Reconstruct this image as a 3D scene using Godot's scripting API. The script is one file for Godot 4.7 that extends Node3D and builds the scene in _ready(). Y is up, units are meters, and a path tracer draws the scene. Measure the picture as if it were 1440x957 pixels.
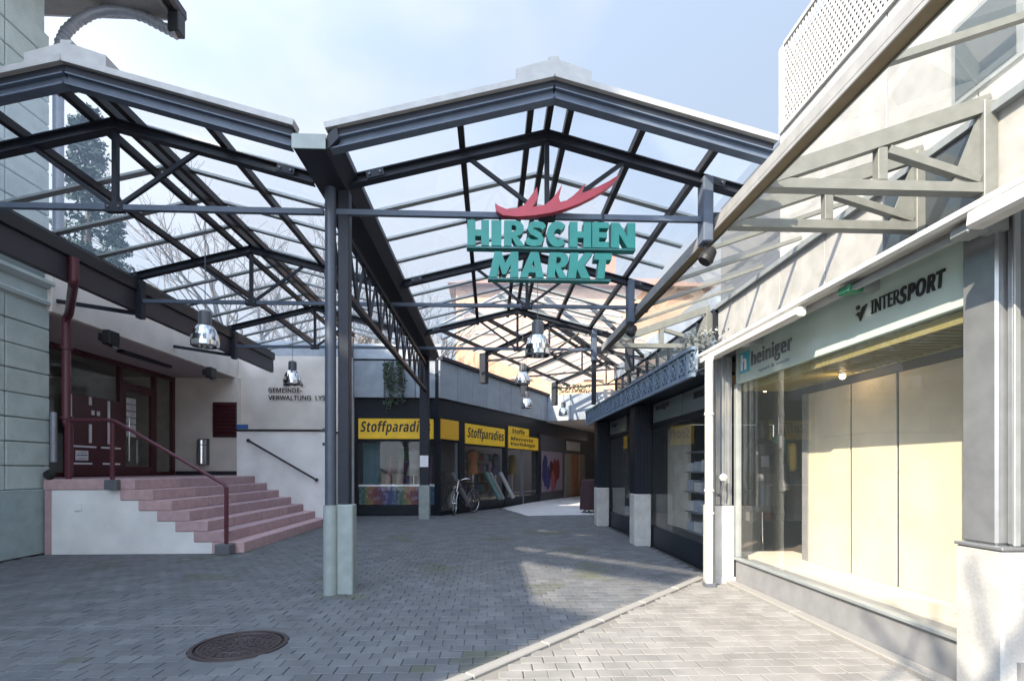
extends Node3D

# ------------------------------------------------------------------ geometry collector
class Geo:
	var v := PackedVector3Array()
	var n := PackedVector3Array()
	func tri(a: Vector3, b: Vector3, c: Vector3) -> void:
		var m := (b - a).cross(c - a).normalized()
		v.append_array([a, c, b]); n.append_array([m, m, m])
	func quad(a: Vector3, b: Vector3, c: Vector3, d: Vector3) -> void:
		tri(a, b, c); tri(a, c, d)
	func smooth(a: Vector3, b: Vector3, c: Vector3, na: Vector3, nb: Vector3, nc: Vector3) -> void:
		if (b - a).cross(c - a).dot(na + nb + nc) < 0.0:
			v.append_array([a, b, c]); n.append_array([na, nb, nc])
		else:
			v.append_array([a, c, b]); n.append_array([na, nc, nb])
	func face(p: Array, mid: Vector3) -> void:
		var cen := Vector3.ZERO
		for q in p: cen += q
		cen /= p.size()
		var m: Vector3 = (p[1] - p[0]).cross(p[2] - p[0])
		var flip := m.dot(cen - mid) < 0.0
		for i in range(1, p.size() - 1):
			if flip: tri(p[0], p[i + 1], p[i])
			else: tri(p[0], p[i], p[i + 1])
	func hexa(p: Array) -> void:   # 4 bottom corners in order, then the 4 above them
		var mid := Vector3.ZERO
		for q in p: mid += q / 8.0
		face([p[0], p[1], p[2], p[3]], mid); face([p[4], p[5], p[6], p[7]], mid)
		for i in 4:
			var j := (i + 1) % 4
			face([p[i], p[j], p[j + 4], p[i + 4]], mid)
	func box(a: Vector3, b: Vector3) -> void:
		hexa([Vector3(a.x, a.y, a.z), Vector3(b.x, a.y, a.z), Vector3(b.x, a.y, b.z), Vector3(a.x, a.y, b.z), Vector3(a.x, b.y, a.z), Vector3(b.x, b.y, a.z), Vector3(b.x, b.y, b.z), Vector3(a.x, b.y, b.z)])
	func cbox(a: Vector3, b: Vector3, r: float, t := Transform3D.IDENTITY) -> void:   # box with chamfered edges
		var lo := Vector3(minf(a.x, b.x), minf(a.y, b.y), minf(a.z, b.z)); var hi := Vector3(maxf(a.x, b.x), maxf(a.y, b.y), maxf(a.z, b.z))
		var mid := t * ((lo + hi) / 2.0)
		var P := {}
		for i in 8:
			var s := Vector3i(i & 1, (i >> 1) & 1, (i >> 2) & 1)
			var c := Vector3(hi.x if s.x else lo.x, hi.y if s.y else lo.y, hi.z if s.z else lo.z)
			var d := Vector3(-r if s.x else r, -r if s.y else r, -r if s.z else r)
			P[i] = [t * (c + Vector3(0, d.y, d.z)), t * (c + Vector3(d.x, 0, d.z)), t * (c + Vector3(d.x, d.y, 0))]
		for ax in 3:
			var u := 1 << ((ax + 1) % 3); var w := 1 << ((ax + 2) % 3); var m := 1 << ax
			for s in [0, m]:
				face([P[s][ax], P[s | u][ax], P[s | u | w][ax], P[s | w][ax]], mid)
			for k in [0, u, w, u | w]:   # edges along ax
				var b1 := (ax + 1) % 3; var b2 := (ax + 2) % 3
				face([P[k][b1], P[k | m][b1], P[k | m][b2], P[k][b2]], mid)
		for i in 8: face(P[i], mid)
	func beam(p: Vector3, q: Vector3, w: float, h: float, up := Vector3.UP) -> void:   # centred on the line p-q
		var d := (q - p).normalized()
		var s := d.cross(up).normalized() * w / 2.0
		var u := s.cross(d).normalized() * h / 2.0
		hexa([p - s - u, p + s - u, q + s - u, q - s - u, p - s + u, p + s + u, q + s + u, q - s + u])
	func ibeam(p: Vector3, q: Vector3, w: float, h: float, up := Vector3.UP) -> void:
		var d := (q - p).normalized()
		var u := d.cross(up).cross(d).normalized()
		var t := 0.012
		beam(p + u * (h - t) / 2.0, q + u * (h - t) / 2.0, w, t, up); beam(p - u * (h - t) / 2.0, q - u * (h - t) / 2.0, w, t, up)
		beam(p, q, 0.014, h - 2.0 * t - 0.0005, up)
	func tube(pts: Array, r: float, k := 8, r1 := -1.0) -> void:
		var rings := []
		var side := Vector3.ZERO
		for i in pts.size():
			var d: Vector3 = (pts[mini(i + 1, pts.size() - 1)] - pts[maxi(i - 1, 0)]).normalized()
			if side == Vector3.ZERO: side = d.cross(Vector3.UP if absf(d.y) < 0.9 else Vector3.RIGHT).normalized()
			side = (side - d * side.dot(d)).normalized()
			var up := side.cross(d)
			var rr := r if r1 < 0.0 else lerpf(r, r1, float(i) / (pts.size() - 1))
			var ring := []
			for j in k:
				var a := TAU * j / k
				ring.append([pts[i] + (side * cos(a) + up * sin(a)) * rr, side * cos(a) + up * sin(a)])
			rings.append(ring)
		for i in pts.size() - 1:
			for j in k:
				var a = rings[i][j]; var b = rings[i][(j + 1) % k]; var c = rings[i + 1][(j + 1) % k]; var e = rings[i + 1][j]
				smooth(a[0], b[0], c[0], a[1], b[1], c[1]); smooth(a[0], c[0], e[0], a[1], c[1], e[1])
		for e in [0, pts.size() - 1]:
			var m: Vector3 = pts[1] if e == 0 else pts[e - 1]
			for j in k: face([pts[e], rings[e][j][0], rings[e][(j + 1) % k][0]], m)
	func lathe(c: Vector3, prof: Array, k := 24, t := Basis.IDENTITY) -> void:   # profile of Vector2(radius, height)
		for i in prof.size() - 1:
			var a: Vector2 = prof[i]; var b: Vector2 = prof[i + 1]
			var nn := Vector2(b.y - a.y, a.x - b.x).normalized()
			for j in k:
				var f := TAU * j / k; var g := TAU * (j + 1) / k
				var df := Vector3(cos(f), 0, sin(f)); var dg := Vector3(cos(g), 0, sin(g))
				var p := [c + t * (df * a.x + Vector3(0, a.y, 0)), c + t * (dg * a.x + Vector3(0, a.y, 0)), c + t * (dg * b.x + Vector3(0, b.y, 0)), c + t * (df * b.x + Vector3(0, b.y, 0))]
				var nf := t * (df * nn.x + Vector3(0, nn.y, 0)); var ng := t * (dg * nn.x + Vector3(0, nn.y, 0))
				smooth(p[0], p[1], p[2], nf, ng, ng); smooth(p[0], p[2], p[3], nf, ng, nf)
	func prism(poly: PackedVector2Array, z0: float, z1: float, t := Transform3D.IDENTITY) -> void:
		if Geometry2D.is_polygon_clockwise(poly): poly.reverse()
		var id := Geometry2D.triangulate_polygon(poly)
		for i in range(0, id.size(), 3):
			var a := poly[id[i]]; var b := poly[id[i + 1]]; var c := poly[id[i + 2]]
			if (b - a).cross(c - a) < 0.0:
				var s := b; b = c; c = s
			tri(t * Vector3(a.x, a.y, z1), t * Vector3(b.x, b.y, z1), t * Vector3(c.x, c.y, z1))
			tri(t * Vector3(a.x, a.y, z0), t * Vector3(c.x, c.y, z0), t * Vector3(b.x, b.y, z0))
		for i in poly.size():
			var a := poly[i]; var b := poly[(i + 1) % poly.size()]
			quad(t * Vector3(a.x, a.y, z0), t * Vector3(b.x, b.y, z0), t * Vector3(b.x, b.y, z1), t * Vector3(a.x, a.y, z1))
	func mesh() -> ArrayMesh:
		var arr := []
		arr.resize(Mesh.ARRAY_MAX)
		arr[Mesh.ARRAY_VERTEX] = v; arr[Mesh.ARRAY_NORMAL] = n
		var m := ArrayMesh.new()
		m.add_surface_from_arrays(Mesh.PRIMITIVE_TRIANGLES, arr)
		return m

# ------------------------------------------------------------------ helpers
var M := {}
var taken := {}
var rng := RandomNumberGenerator.new()
var fine_tex: Texture2D
var blotch_tex: Texture2D
var streak_tex: Texture2D
var stain_tex: Texture2D
var bump_tex: Texture2D
var pit_tex: Texture2D

func numbered(called: String) -> String:
	if not taken.has(called):
		taken[called] = 0
		return called
	taken[called] += 1
	return "%s_%03d" % [called, taken[called]]

func lin(r: float, g: float, b: float, a := 1.0) -> Color:
	var c := Color(r, g, b).linear_to_srgb()
	c.a = a
	return c

func thing(called: String, label: String, category: String, at: Vector3, group := "", turn := 0.0) -> Node3D:
	var o := Node3D.new()
	o.name = numbered(called)
	add_child(o)
	o.position = at
	o.rotation.y = turn
	return tag(o, label, category, group)

func tag(o: Node3D, label: String, category: String, group := "") -> Node3D:
	o.set_meta("label", label); o.set_meta("category", category)
	if group: o.set_meta("group", group)
	return o

func structure(o: Node3D) -> Node3D:
	o.set_meta("kind", "structure")
	return o

func obj(called: String, g: Geo, m: Material, parent: Node3D = null, own_axes := false) -> MeshInstance3D:
	return put(called, g.mesh(), m, parent, own_axes)

func put(called: String, mesh: Mesh, m: Material, parent: Node3D = null, own_axes := false) -> MeshInstance3D:
	var o := MeshInstance3D.new()
	o.mesh = mesh
	o.material_override = m
	if parent == null:
		o.name = numbered(called)
		add_child(o)
	else:
		o.name = called
		parent.add_child(o, true)
		if not own_axes:
			var off := Vector3.ZERO
			var q: Node = parent
			while q is Node3D and q != self:
				off += q.position; q = q.get_parent()
			o.position = -off
	return o

func bx(called: String, a: Vector3, b: Vector3, m: Material, parent: Node3D = null, r := 0.0, own_axes := false) -> MeshInstance3D:
	var g := Geo.new()
	if r > 0.0: g.cbox(a, b, r)
	else: g.box(a, b)
	return obj(called, g, m, parent, own_axes)

func bm(called: String, p: Vector3, q: Vector3, w: float, h: float, m: Material, parent: Node3D = null, up := Vector3.UP) -> MeshInstance3D:
	var g := Geo.new()
	g.beam(p, q, w, h, up)
	return obj(called, g, m, parent)

func tb(called: String, pts: Array, r: float, m: Material, parent: Node3D = null, k := 10) -> MeshInstance3D:
	var g := Geo.new()
	g.tube(pts, r, k)
	return obj(called, g, m, parent)

func fonts(bold := true, slant := 0.0, embolden := 0.0, family := "Droid Sans") -> Font:
	var f := SystemFont.new()
	f.font_names = PackedStringArray([family])
	f.font_weight = 700 if bold else 400
	if slant == 0.0 and embolden == 0.0: return f
	var w := FontVariation.new()
	w.base_font = f
	w.variation_embolden = embolden
	w.variation_transform = Transform2D(Vector2(1, slant), Vector2(0, 1), Vector2.ZERO)
	return w

# lettering fitted into a rectangle: origin is its lower left corner, right and up run along its sides
func text(called: String, s: String, origin: Vector3, right: Vector3, w: float, h: float, depth: float, f: Font, m: Material, parent: Node3D) -> MeshInstance3D:
	var t := TextMesh.new()
	t.text = s; t.font = f; t.font_size = 64; t.pixel_size = 0.01; t.depth = 0.2; t.curve_step = 2.0
	var bb := t.get_aabb()
	var o := put(called, t, m, parent)
	var sx := w / bb.size.x; var sy := h / bb.size.y
	var fwd := right.cross(Vector3.UP)
	var b := Basis(right * sx, Vector3.UP * sy, fwd * depth / maxf(bb.size.z, 0.001))
	var base := o.position
	o.transform = Transform3D(b, base + origin - b * bb.position)
	return o

func noise_tex(freq: float, lo: float, hi: float, octaves: int, side := 512, seedn := 1, kind := FastNoiseLite.TYPE_SIMPLEX_SMOOTH) -> NoiseTexture2D:
	var f := FastNoiseLite.new()
	f.seed = seedn; f.frequency = freq; f.fractal_octaves = octaves; f.noise_type = kind
	var t := NoiseTexture2D.new()
	t.width = side; t.height = side; t.seamless = true; t.noise = f
	var g := Gradient.new()
	g.set_color(0, lin(lo, lo, lo)); g.set_color(1, lin(hi, hi, hi))
	t.color_ramp = g
	return t

func mat(c: Color, rough := 0.6, metal := 0.0, grain: Texture2D = null, scale := 1.0, bump := 0.0, second: Texture2D = null, scale2 := 0.3) -> StandardMaterial3D:
	var m := StandardMaterial3D.new()
	m.albedo_color = c; m.roughness = rough; m.metallic = metal
	if grain:
		m.albedo_texture = grain
		m.uv1_triplanar = true; m.uv1_world_triplanar = true
		m.uv1_scale = Vector3.ONE * scale
		if bump > 0.0:
			m.heightmap_enabled = true; m.heightmap_texture = bump_tex; m.heightmap_scale = bump
		if second:
			m.detail_enabled = true; m.detail_albedo = second; m.detail_blend_mode = BaseMaterial3D.BLEND_MODE_MUL
			m.detail_uv_layer = BaseMaterial3D.DETAIL_UV_2; m.uv2_triplanar = true; m.uv2_world_triplanar = true
			m.uv2_scale = Vector3.ONE * scale2
	return m

func glass(c: Color, rough := 0.0) -> StandardMaterial3D:
	var m := StandardMaterial3D.new()
	m.albedo_color = c; m.roughness = rough
	m.transparency = BaseMaterial3D.TRANSPARENCY_ALPHA
	m.cull_mode = BaseMaterial3D.CULL_DISABLED
	return m

func materials() -> void:
	fine_tex = noise_tex(0.05, 0.80, 1.0, 4, 512, 3)
	blotch_tex = noise_tex(0.012, 0.76, 1.0, 5, 512, 8)
	streak_tex = noise_tex(0.006, 0.82, 1.0, 3, 512, 21)
	stain_tex = noise_tex(0.009, 0.66, 1.0, 6, 512, 44)
	bump_tex = noise_tex(0.08, 0.0, 1.0, 4, 512, 5)
	pit_tex = noise_tex(0.14, 0.62, 1.0, 3, 512, 31)
	M.steel = mat(lin(0.019, 0.023, 0.034), 0.5, 0.0, blotch_tex, 0.8)
	M.steel_blue = mat(lin(0.095, 0.122, 0.172), 0.45, 0.0, blotch_tex, 0.8)
	M.post_paint = mat(lin(0.055, 0.07, 0.10), 0.4, 0.0, blotch_tex, 0.8)
	M.purlin = mat(lin(0.024, 0.022, 0.024), 0.45, 0.0, blotch_tex, 0.8)
	for k in ["steel", "steel_blue", "purlin"]: M[k].metallic_specular = 0.35
	M.alu = mat(lin(0.30, 0.325, 0.33), 0.4, 0.2, blotch_tex, 0.7)
	M.cap = mat(lin(0.36, 0.36, 0.36), 0.5, 0.1, blotch_tex, 0.8)
	M.grey_paint = mat(lin(0.205, 0.213, 0.196), 0.45, 0.0, blotch_tex, 0.7)
	M.sleeve = mat(lin(0.25, 0.295, 0.29), 0.5, 0.0, blotch_tex, 0.9)
	M.stone = mat(lin(0.55, 0.64, 0.63), 0.85, 0.0, fine_tex, 1.3, 0.25, blotch_tex, 0.35)
	M.stone_dark = mat(lin(0.42, 0.53, 0.54), 0.9, 0.0, pit_tex, 1.6, 0.6, blotch_tex, 0.5)
	M.joint = mat(lin(0.16, 0.19, 0.19), 0.95)
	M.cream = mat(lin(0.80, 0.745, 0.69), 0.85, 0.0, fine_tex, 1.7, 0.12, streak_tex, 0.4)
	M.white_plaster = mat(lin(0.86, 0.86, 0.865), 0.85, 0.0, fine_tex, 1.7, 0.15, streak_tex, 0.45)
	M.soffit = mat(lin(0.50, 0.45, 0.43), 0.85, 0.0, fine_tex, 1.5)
	M.step = mat(lin(0.62, 0.425, 0.45), 0.8, 0.0, pit_tex, 2.2, 0.12, blotch_tex, 0.9)
	M.step_b = mat(lin(0.55, 0.38, 0.405), 0.8, 0.0, pit_tex, 2.2, 0.12, blotch_tex, 0.8)
	M.step_c = mat(lin(0.66, 0.45, 0.465), 0.8, 0.0, pit_tex, 2.2, 0.12, blotch_tex, 1.0)
	M.red_metal = mat(lin(0.075, 0.016, 0.022), 0.35, 0.0, blotch_tex, 1.0)
	M.red_rail = mat(lin(0.10, 0.022, 0.035), 0.32, 0.0, blotch_tex, 1.0)
	M.brown = mat(lin(0.04, 0.034, 0.046), 0.5, 0.0, blotch_tex, 0.6)
	M.black = mat(lin(0.014, 0.014, 0.016), 0.45)
	M.dark_frame = mat(lin(0.013, 0.017, 0.025), 0.4, 0.0, blotch_tex, 0.9)
	M.dark_frame.metallic_specular = 0.3
	M.panel = mat(lin(0.29, 0.335, 0.40), 0.55, 0.0, streak_tex, 0.5, 0.0, blotch_tex, 0.4)
	M.panel_b = mat(lin(0.315, 0.36, 0.42), 0.55, 0.0, streak_tex, 0.5, 0.0, blotch_tex, 0.4)
	M.band = mat(lin(0.33, 0.375, 0.43), 0.5, 0.0, blotch_tex, 0.5)
	M.yellow = mat(lin(0.88, 0.54, 0.025), 0.5, 0.0, streak_tex, 0.8)
	M.orange = mat(lin(0.62, 0.34, 0.02), 0.45)
	M.print = mat(lin(0.02, 0.02, 0.022), 0.6)
	M.teal = mat(lin(0.004, 0.20, 0.175), 0.4, 0.0, streak_tex, 1.2)
	M.teal_dark = mat(lin(0.01, 0.12, 0.12), 0.4)
	M.antler = mat(lin(0.38, 0.035, 0.06), 0.4, 0.0, streak_tex, 1.2)
	M.chrome = mat(lin(0.75, 0.76, 0.78), 0.12, 1.0)
	M.grey_metal = mat(lin(0.13, 0.14, 0.16), 0.4, 0.3)
	M.white_metal = mat(lin(0.60, 0.595, 0.57), 0.4, 0.0, blotch_tex, 1.0)
	M.white_panel = mat(lin(0.50, 0.49, 0.468), 0.6, 0.0, streak_tex, 0.4, 0.0, blotch_tex, 0.45)
	M.plinth = mat(lin(0.48, 0.475, 0.46), 0.75, 0.0, fine_tex, 1.6, 0.08, blotch_tex, 0.6)
	M.column_metal = mat(lin(0.33, 0.345, 0.36), 0.26, 0.55, blotch_tex, 0.8)
	M.sill = mat(lin(0.235, 0.24, 0.25), 0.5, 0.0, blotch_tex, 0.8)
	M.sign_glass = mat(lin(0.50, 0.60, 0.54), 0.12, 0.0, streak_tex, 0.5)
	M.display_panel = mat(lin(0.64, 0.575, 0.43), 0.55, 0.0, streak_tex, 0.6)
	M.display_floor = mat(lin(0.62, 0.56, 0.46), 0.6, 0.0, streak_tex, 0.6)
	M.beam_shade_brown = mat(lin(0.14, 0.105, 0.055), 0.6, 0.0, blotch_tex, 0.8)  # shade and warm bounce under the eave beam, put into the colour
	M.olive = mat(lin(0.22, 0.19, 0.07), 0.5)
	M.shop_wall = mat(lin(0.20, 0.16, 0.12), 0.8, 0.0, blotch_tex, 0.6)
	M.shop_floor = mat(lin(0.14, 0.11, 0.09), 0.5, 0.0, blotch_tex, 0.8)
	M.shop_dark = mat(lin(0.07, 0.07, 0.08), 0.7, 0.0, blotch_tex, 0.6)
	M.door_beige = mat(lin(0.20, 0.18, 0.15), 0.6, 0.0, blotch_tex, 0.6)
	M.door_orange = mat(lin(0.26, 0.11, 0.05), 0.6, 0.0, blotch_tex, 0.6)
	M.stand_cloth = mat(lin(0.03, 0.010, 0.014), 0.8)
	M.hall_wall = mat(lin(0.40, 0.38, 0.32), 0.8, 0.0, blotch_tex, 0.5)
	M.blue_ornament = mat(lin(0.17, 0.235, 0.32), 0.4, 0.0, blotch_tex, 1.0)
	M.roof_glass = glass(lin(0.66, 0.76, 0.86, 0.05))
	M.canopy_glass = glass(lin(0.50, 0.60, 0.61, 0.17))
	M.roof_glass.metallic_specular = 0.45
	M.roof_glass.backlight_enabled = true; M.roof_glass.backlight = lin(0.13, 0.155, 0.18)
	M.shop_glass = glass(lin(0.5, 0.6, 0.6, 0.03))
	M.window_glass = mat(lin(0.035, 0.05, 0.06), 0.04)
	M.window_glass.metallic_specular = 0.8
	M.paver_bed = mat(lin(0.05, 0.052, 0.05), 0.95, 0.0, pit_tex, 3.0)
	M.ground = mat(lin(0.38, 0.375, 0.36), 0.9, 0.0, blotch_tex, 0.4)
	M.collar = mat(lin(0.13, 0.137, 0.148), 0.85, 0.0, pit_tex, 2.6, 0.1, blotch_tex, 1.2)
	M.drain = mat(lin(0.16, 0.165, 0.175), 0.8, 0.0, blotch_tex, 1.5)
	M.kerb = mat(lin(0.26, 0.25, 0.235), 0.8, 0.0, fine_tex, 2.0, 0.1)
	M.pale_floor = mat(lin(0.58, 0.57, 0.58), 0.7, 0.0, fine_tex, 1.2, 0.0, blotch_tex, 0.4)
	M.iron = mat(lin(0.055, 0.04, 0.042), 0.55, 0.3, pit_tex, 3.0, 0.1)
	M.bark = mat(lin(0.11, 0.10, 0.095), 0.95)
	M.needle = mat(lin(0.03, 0.06, 0.055), 0.9)
	M.leaf = mat(lin(0.03, 0.07, 0.03), 0.7)
	M.leaf.backlight_enabled = true; M.leaf.backlight = Color(0.1, 0.16, 0.06)
	M.blossom = mat(lin(0.35, 0.36, 0.33), 0.8)
	M.shutter = mat(lin(0.46, 0.29, 0.19), 0.6, 0.0, streak_tex, 0.5)
	M.peach = mat(lin(0.58, 0.36, 0.235), 0.85, 0.0, blotch_tex, 0.1)
	M.brick_red = mat(lin(0.40, 0.19, 0.13), 0.85, 0.0, blotch_tex, 0.2)
	M.roof_tile = mat(lin(0.30, 0.17, 0.125), 0.85, 0.0, pit_tex, 0.4)
	M.slate = mat(lin(0.09, 0.10, 0.125), 0.7, 0.0, pit_tex, 0.5)
	M.house_wall = mat(lin(0.55, 0.50, 0.43), 0.85, 0.0, blotch_tex, 0.15)
	M.zinc = mat(lin(0.26, 0.28, 0.33), 0.4, 0.3, blotch_tex, 0.8)
	M.eave = mat(lin(0.18, 0.17, 0.17), 0.7, 0.0, blotch_tex, 0.6)
	M.paper = mat(lin(0.72, 0.72, 0.76), 0.8)
	M.blue = mat(lin(0.03, 0.10, 0.30), 0.5)
	M.green = mat(lin(0.03, 0.16, 0.09), 0.5)
	M.rubber = mat(lin(0.012, 0.012, 0.012), 0.7)

# ------------------------------------------------------------------ the scene
const ARCADE_LEFT := -1.70
const SLOPE := 0.256

func _ready() -> void:
	rng.seed = 77
	# camera: a level, shifted lens at tripod height
	var cam := Camera3D.new()
	cam.name = "camera"
	add_child(cam)
	cam.position = Vector3(0, 1.3, 0)
	cam.rotation_degrees.y = -2.386
	cam.set_frustum(957.0 / 720.0 * 0.05, Vector2(0, 181.5 / 720.0 * 0.05), 0.05, 600.0)
	# sky
	var env := Environment.new()
	env.background_mode = Environment.BG_SKY
	env.sky = Sky.new()
	env.sky.sky_material = make_sky()
	env.background_energy_multiplier = 1.0
	env.tonemap_mode = Environment.TONE_MAPPER_LINEAR
	env.tonemap_exposure = 2.4
	env.sdfgi_enabled = true; env.ssao_enabled = true; env.ssil_enabled = true
	var we := WorldEnvironment.new()
	we.name = "world_environment"
	we.environment = env
	add_child(we)
	# sun: from behind on the left, about 36 degrees high
	var sun := DirectionalLight3D.new()
	sun.name = "sun"
	add_child(sun)
	sun.look_at_from_position(Vector3.ZERO, Vector3(0.94, -1.0, -0.996))
	sun.light_energy = 1.55
	sun.light_color = Color(1.0, 0.94, 0.84)
	sun.light_angular_distance = 0.4
	sun.shadow_enabled = true

	materials()
	ground_and_paving()
	stone_building()
	entrance_building()
	entrance_stairs()
	shade_block()
	arcade_roofs()
	roof_beyond_bend()
	fabric_shop()
	sports_building()
	side_canopy()
	far_buildings()
	trees()
	pendants()
	big_sign()
	small_things()

func make_sky() -> PanoramaSkyMaterial:
	var w := 1024; var h := 512
	var im := Image.create(w, h, false, Image.FORMAT_RGBF)
	var f := FastNoiseLite.new()
	f.seed = 12; f.frequency = 1.5; f.fractal_octaves = 5; f.noise_type = FastNoiseLite.TYPE_SIMPLEX_SMOOTH
	for y in h:
		var el := (0.5 - (y + 0.5) / h) * PI
		for x in w:
			var az := (x + 0.5) / w * TAU
			var d := Vector3(cos(el) * sin(az), sin(el), -cos(el) * cos(az))
			var t := clampf(sin(el), 0.0, 1.0)
			var c := Color(0.80, 0.88, 0.98).lerp(Color(0.50, 0.68, 0.98), pow(t, 0.75))
			var q := f.get_noise_3d(d.x, d.y * 1.9, d.z)
			var cl := smoothstep(-0.10, 0.45, q) * 0.52
			c = c.lerp(Color(0.95, 0.96, 0.99), cl)
			var toward := d.dot(Vector3(-0.554, 0.589, 0.587))
			var glow := exp(-rad_to_deg(acos(clampf(toward, -1.0, 1.0))) / 24.0)
			c = c * (0.325 + 5.5 * glow) + Color(1.0, 0.97, 0.92) * glow * 0.8
			if el < 0.0: c = c.lerp(Color(0.35, 0.36, 0.38), clampf(-el * 6.0, 0.0, 1.0))
			im.set_pixel(x, y, c)
	var m := PanoramaSkyMaterial.new()
	m.panorama = ImageTexture.create_from_image(im)
	return m

# ------------------------------------------------------------------ ground
func kerb_side(x: float, z: float) -> float:   # > 0 left of and beyond the kerb line
	return (x + 0.25) * -0.727 + (z + 3.12) * -0.687

func ground_and_paving() -> void:
	var g := Geo.new()
	g.quad(Vector3(-150, -0.06, 150), Vector3(150, -0.06, 150), Vector3(150, -0.06, -250), Vector3(-150, -0.06, -250))
	structure(obj("ground", g, M.ground))
	g = Geo.new()
	g.box(Vector3(-8.6, -0.05, -30), Vector3(6.5, -0.018, 3.2))
	var bed = structure(obj("paving", g, M.paver_bed))
	var pale = structure(bx("pale_paving", Vector3(-1, -0.0175, -6.3), Vector3(2.86, -0.0135, 3), mat(lin(0.20, 0.19, 0.175), 0.95, 0.0, pit_tex, 3.0)))
	# paver shapes: a few sizes of one chamfered block
	var shapes := []
	for k in 4:
		g = Geo.new()
		var a := 0.0784 - 0.0008 * k; var b := 0.0608 - 0.0008 * (k % 2); var c := 0.005; var t := 0.0035
		var lo := -0.03
		var p := [Vector3(-a, lo, -b), Vector3(a, lo, -b), Vector3(a, lo, b), Vector3(-a, lo, b)]
		var q := [Vector3(-a, -t, -b), Vector3(a, -t, -b), Vector3(a, -t, b), Vector3(-a, -t, b)]
		var r := [Vector3(-a + c, 0, -b + c), Vector3(a - c, 0, -b + c), Vector3(a - c, 0, b - c), Vector3(-a + c, 0, b - c)]
		var mid := Vector3(0, -0.02, 0)
		g.face(r, mid)
		for i in 4:
			var j := (i + 1) % 4
			g.face([p[i], p[j], q[j], q[i]], mid); g.face([q[i], q[j], r[j], r[i]], mid)
		shapes.append(g.mesh())
	var tone_noise := FastNoiseLite.new()
	tone_noise.seed = 4; tone_noise.frequency = 0.55; tone_noise.fractal_octaves = 3
	var grey_tones := [Vector3(0.122, 0.129, 0.142), Vector3(0.138, 0.144, 0.156), Vector3(0.156, 0.161, 0.171), Vector3(0.130, 0.134, 0.141), Vector3(0.112, 0.119, 0.108), Vector3(0.116, 0.126, 0.100)]
	var pale_tones := [Vector3(0.265, 0.255, 0.24), Vector3(0.28, 0.27, 0.254), Vector3(0.295, 0.284, 0.268), Vector3(0.255, 0.247, 0.234)]
	var grey_mats := []
	for c in grey_tones: grey_mats.append(mat(lin(c.x * 1.12, c.y * 1.12, c.z * 1.12), 0.75, 0.0, pit_tex, 2.6, 0.08, stain_tex, 0.5))
	var pale_mats := []
	for c in pale_tones: pale_mats.append(mat(lin(c.x * 1.12, c.y * 1.12, c.z * 1.12), 0.8, 0.0, pit_tex, 2.6, 0.08, stain_tex, 0.5))
	var spots := [[], []]
	var dz := 0.125; var dx := 0.160
	for row in 205:
		var z := -1.0 - row * dz
		var shift := dx * 0.5 * (row % 2) + rng.randf_range(-0.012, 0.012)
		for col in 100:
			var x := -8.2 + col * dx + shift
			if x > 5.6: break
			var ks := kerb_side(x, z)
			var kind := 0
			if ks > 0.078 or z < -6.2: kind = 0
			elif ks < -0.078 and x < 2.70: kind = 1
			else: continue
			if kind == 1 and z < -6.0: continue
			if kind == 0:
				if x < -6.85 or (x < -3.95 and z < -8.05 and z > -12.5) or (x < -5.8 and z < -8): continue
				if x > 2.66 and z > -13.0: continue
				if Vector2(x + 1.864, z + 3.886).length() < 0.405: continue
				if z < -14.7 and x < -1.45: continue
				if z < -14.6 and x < -1.46 + 0.545 * (-z - 14.47) + 0.1: continue
				if z < -14.5 and x > 0.38 + (-z - 17.2) * -0.236 - 0.05: continue
				if absf(z + 4.388) < 0.012 and x < -2.15: continue
			spots[kind].append(Vector2(x, z))
	for kind in 2:
		var mats: Array = grey_mats if kind == 0 else pale_mats
		var tones: Array = grey_tones if kind == 0 else pale_tones
		var near := []; var rest := []
		var list: Array = spots[kind]
		list.sort_custom(func(a, b): return a.y > b.y)
		for s in list:
			var seen: bool = -s.y > 3.05 and absf(s.x + s.y * 0.0) < -s.y * 1.08 + 0.2
			if seen and near.size() < 296: near.append(s)
			else: rest.append(s)
		for s in near:
			var o := MeshInstance3D.new()
			o.mesh = shapes[rng.randi() % 4]
			o.material_override = mats[pick_tone(tone_noise, s, mats.size())]
			o.name = "paver"
			(bed if kind == 0 else pale).add_child(o, true)
			o.transform = paver_place(s)
		var mm := MultiMesh.new()
		mm.transform_format = MultiMesh.TRANSFORM_3D
		mm.use_colors = true
		mm.mesh = shapes[1]
		mm.instance_count = rest.size()
		for i in rest.size():
			mm.set_instance_transform(i, paver_place(rest[i]))
			var c: Vector3 = tones[pick_tone(tone_noise, rest[i], tones.size())]
			mm.set_instance_color(i, Color(c.x * 1.12, c.y * 1.12, c.z * 1.12))
		var mi := MultiMeshInstance3D.new()
		mi.name = "pavers"
		mi.multimesh = mm
		var mm_mat := mat(Color.WHITE, 0.75 if kind == 0 else 0.8, 0.0, pit_tex, 2.6, 0.08, stain_tex, 0.5)
		mm_mat.vertex_color_use_as_albedo = true
		mi.material_override = mm_mat
		mi.set_meta("kind", "stuff")
		(bed if kind == 0 else pale).add_child(mi, true)
	# kerb stones along the edge between the two pavings
	var kerb = thing("kerb", "pale straight kerb running diagonally between grey and cream paving", "kerb", Vector3(1.1, 0, -4.55))
	var d := Vector3(0.687, 0, -0.727); var s0 := Vector3(-0.25, 0, -3.12)
	var across := Vector3(0.727, 0, 0.687)
	var at := -1.4
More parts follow.
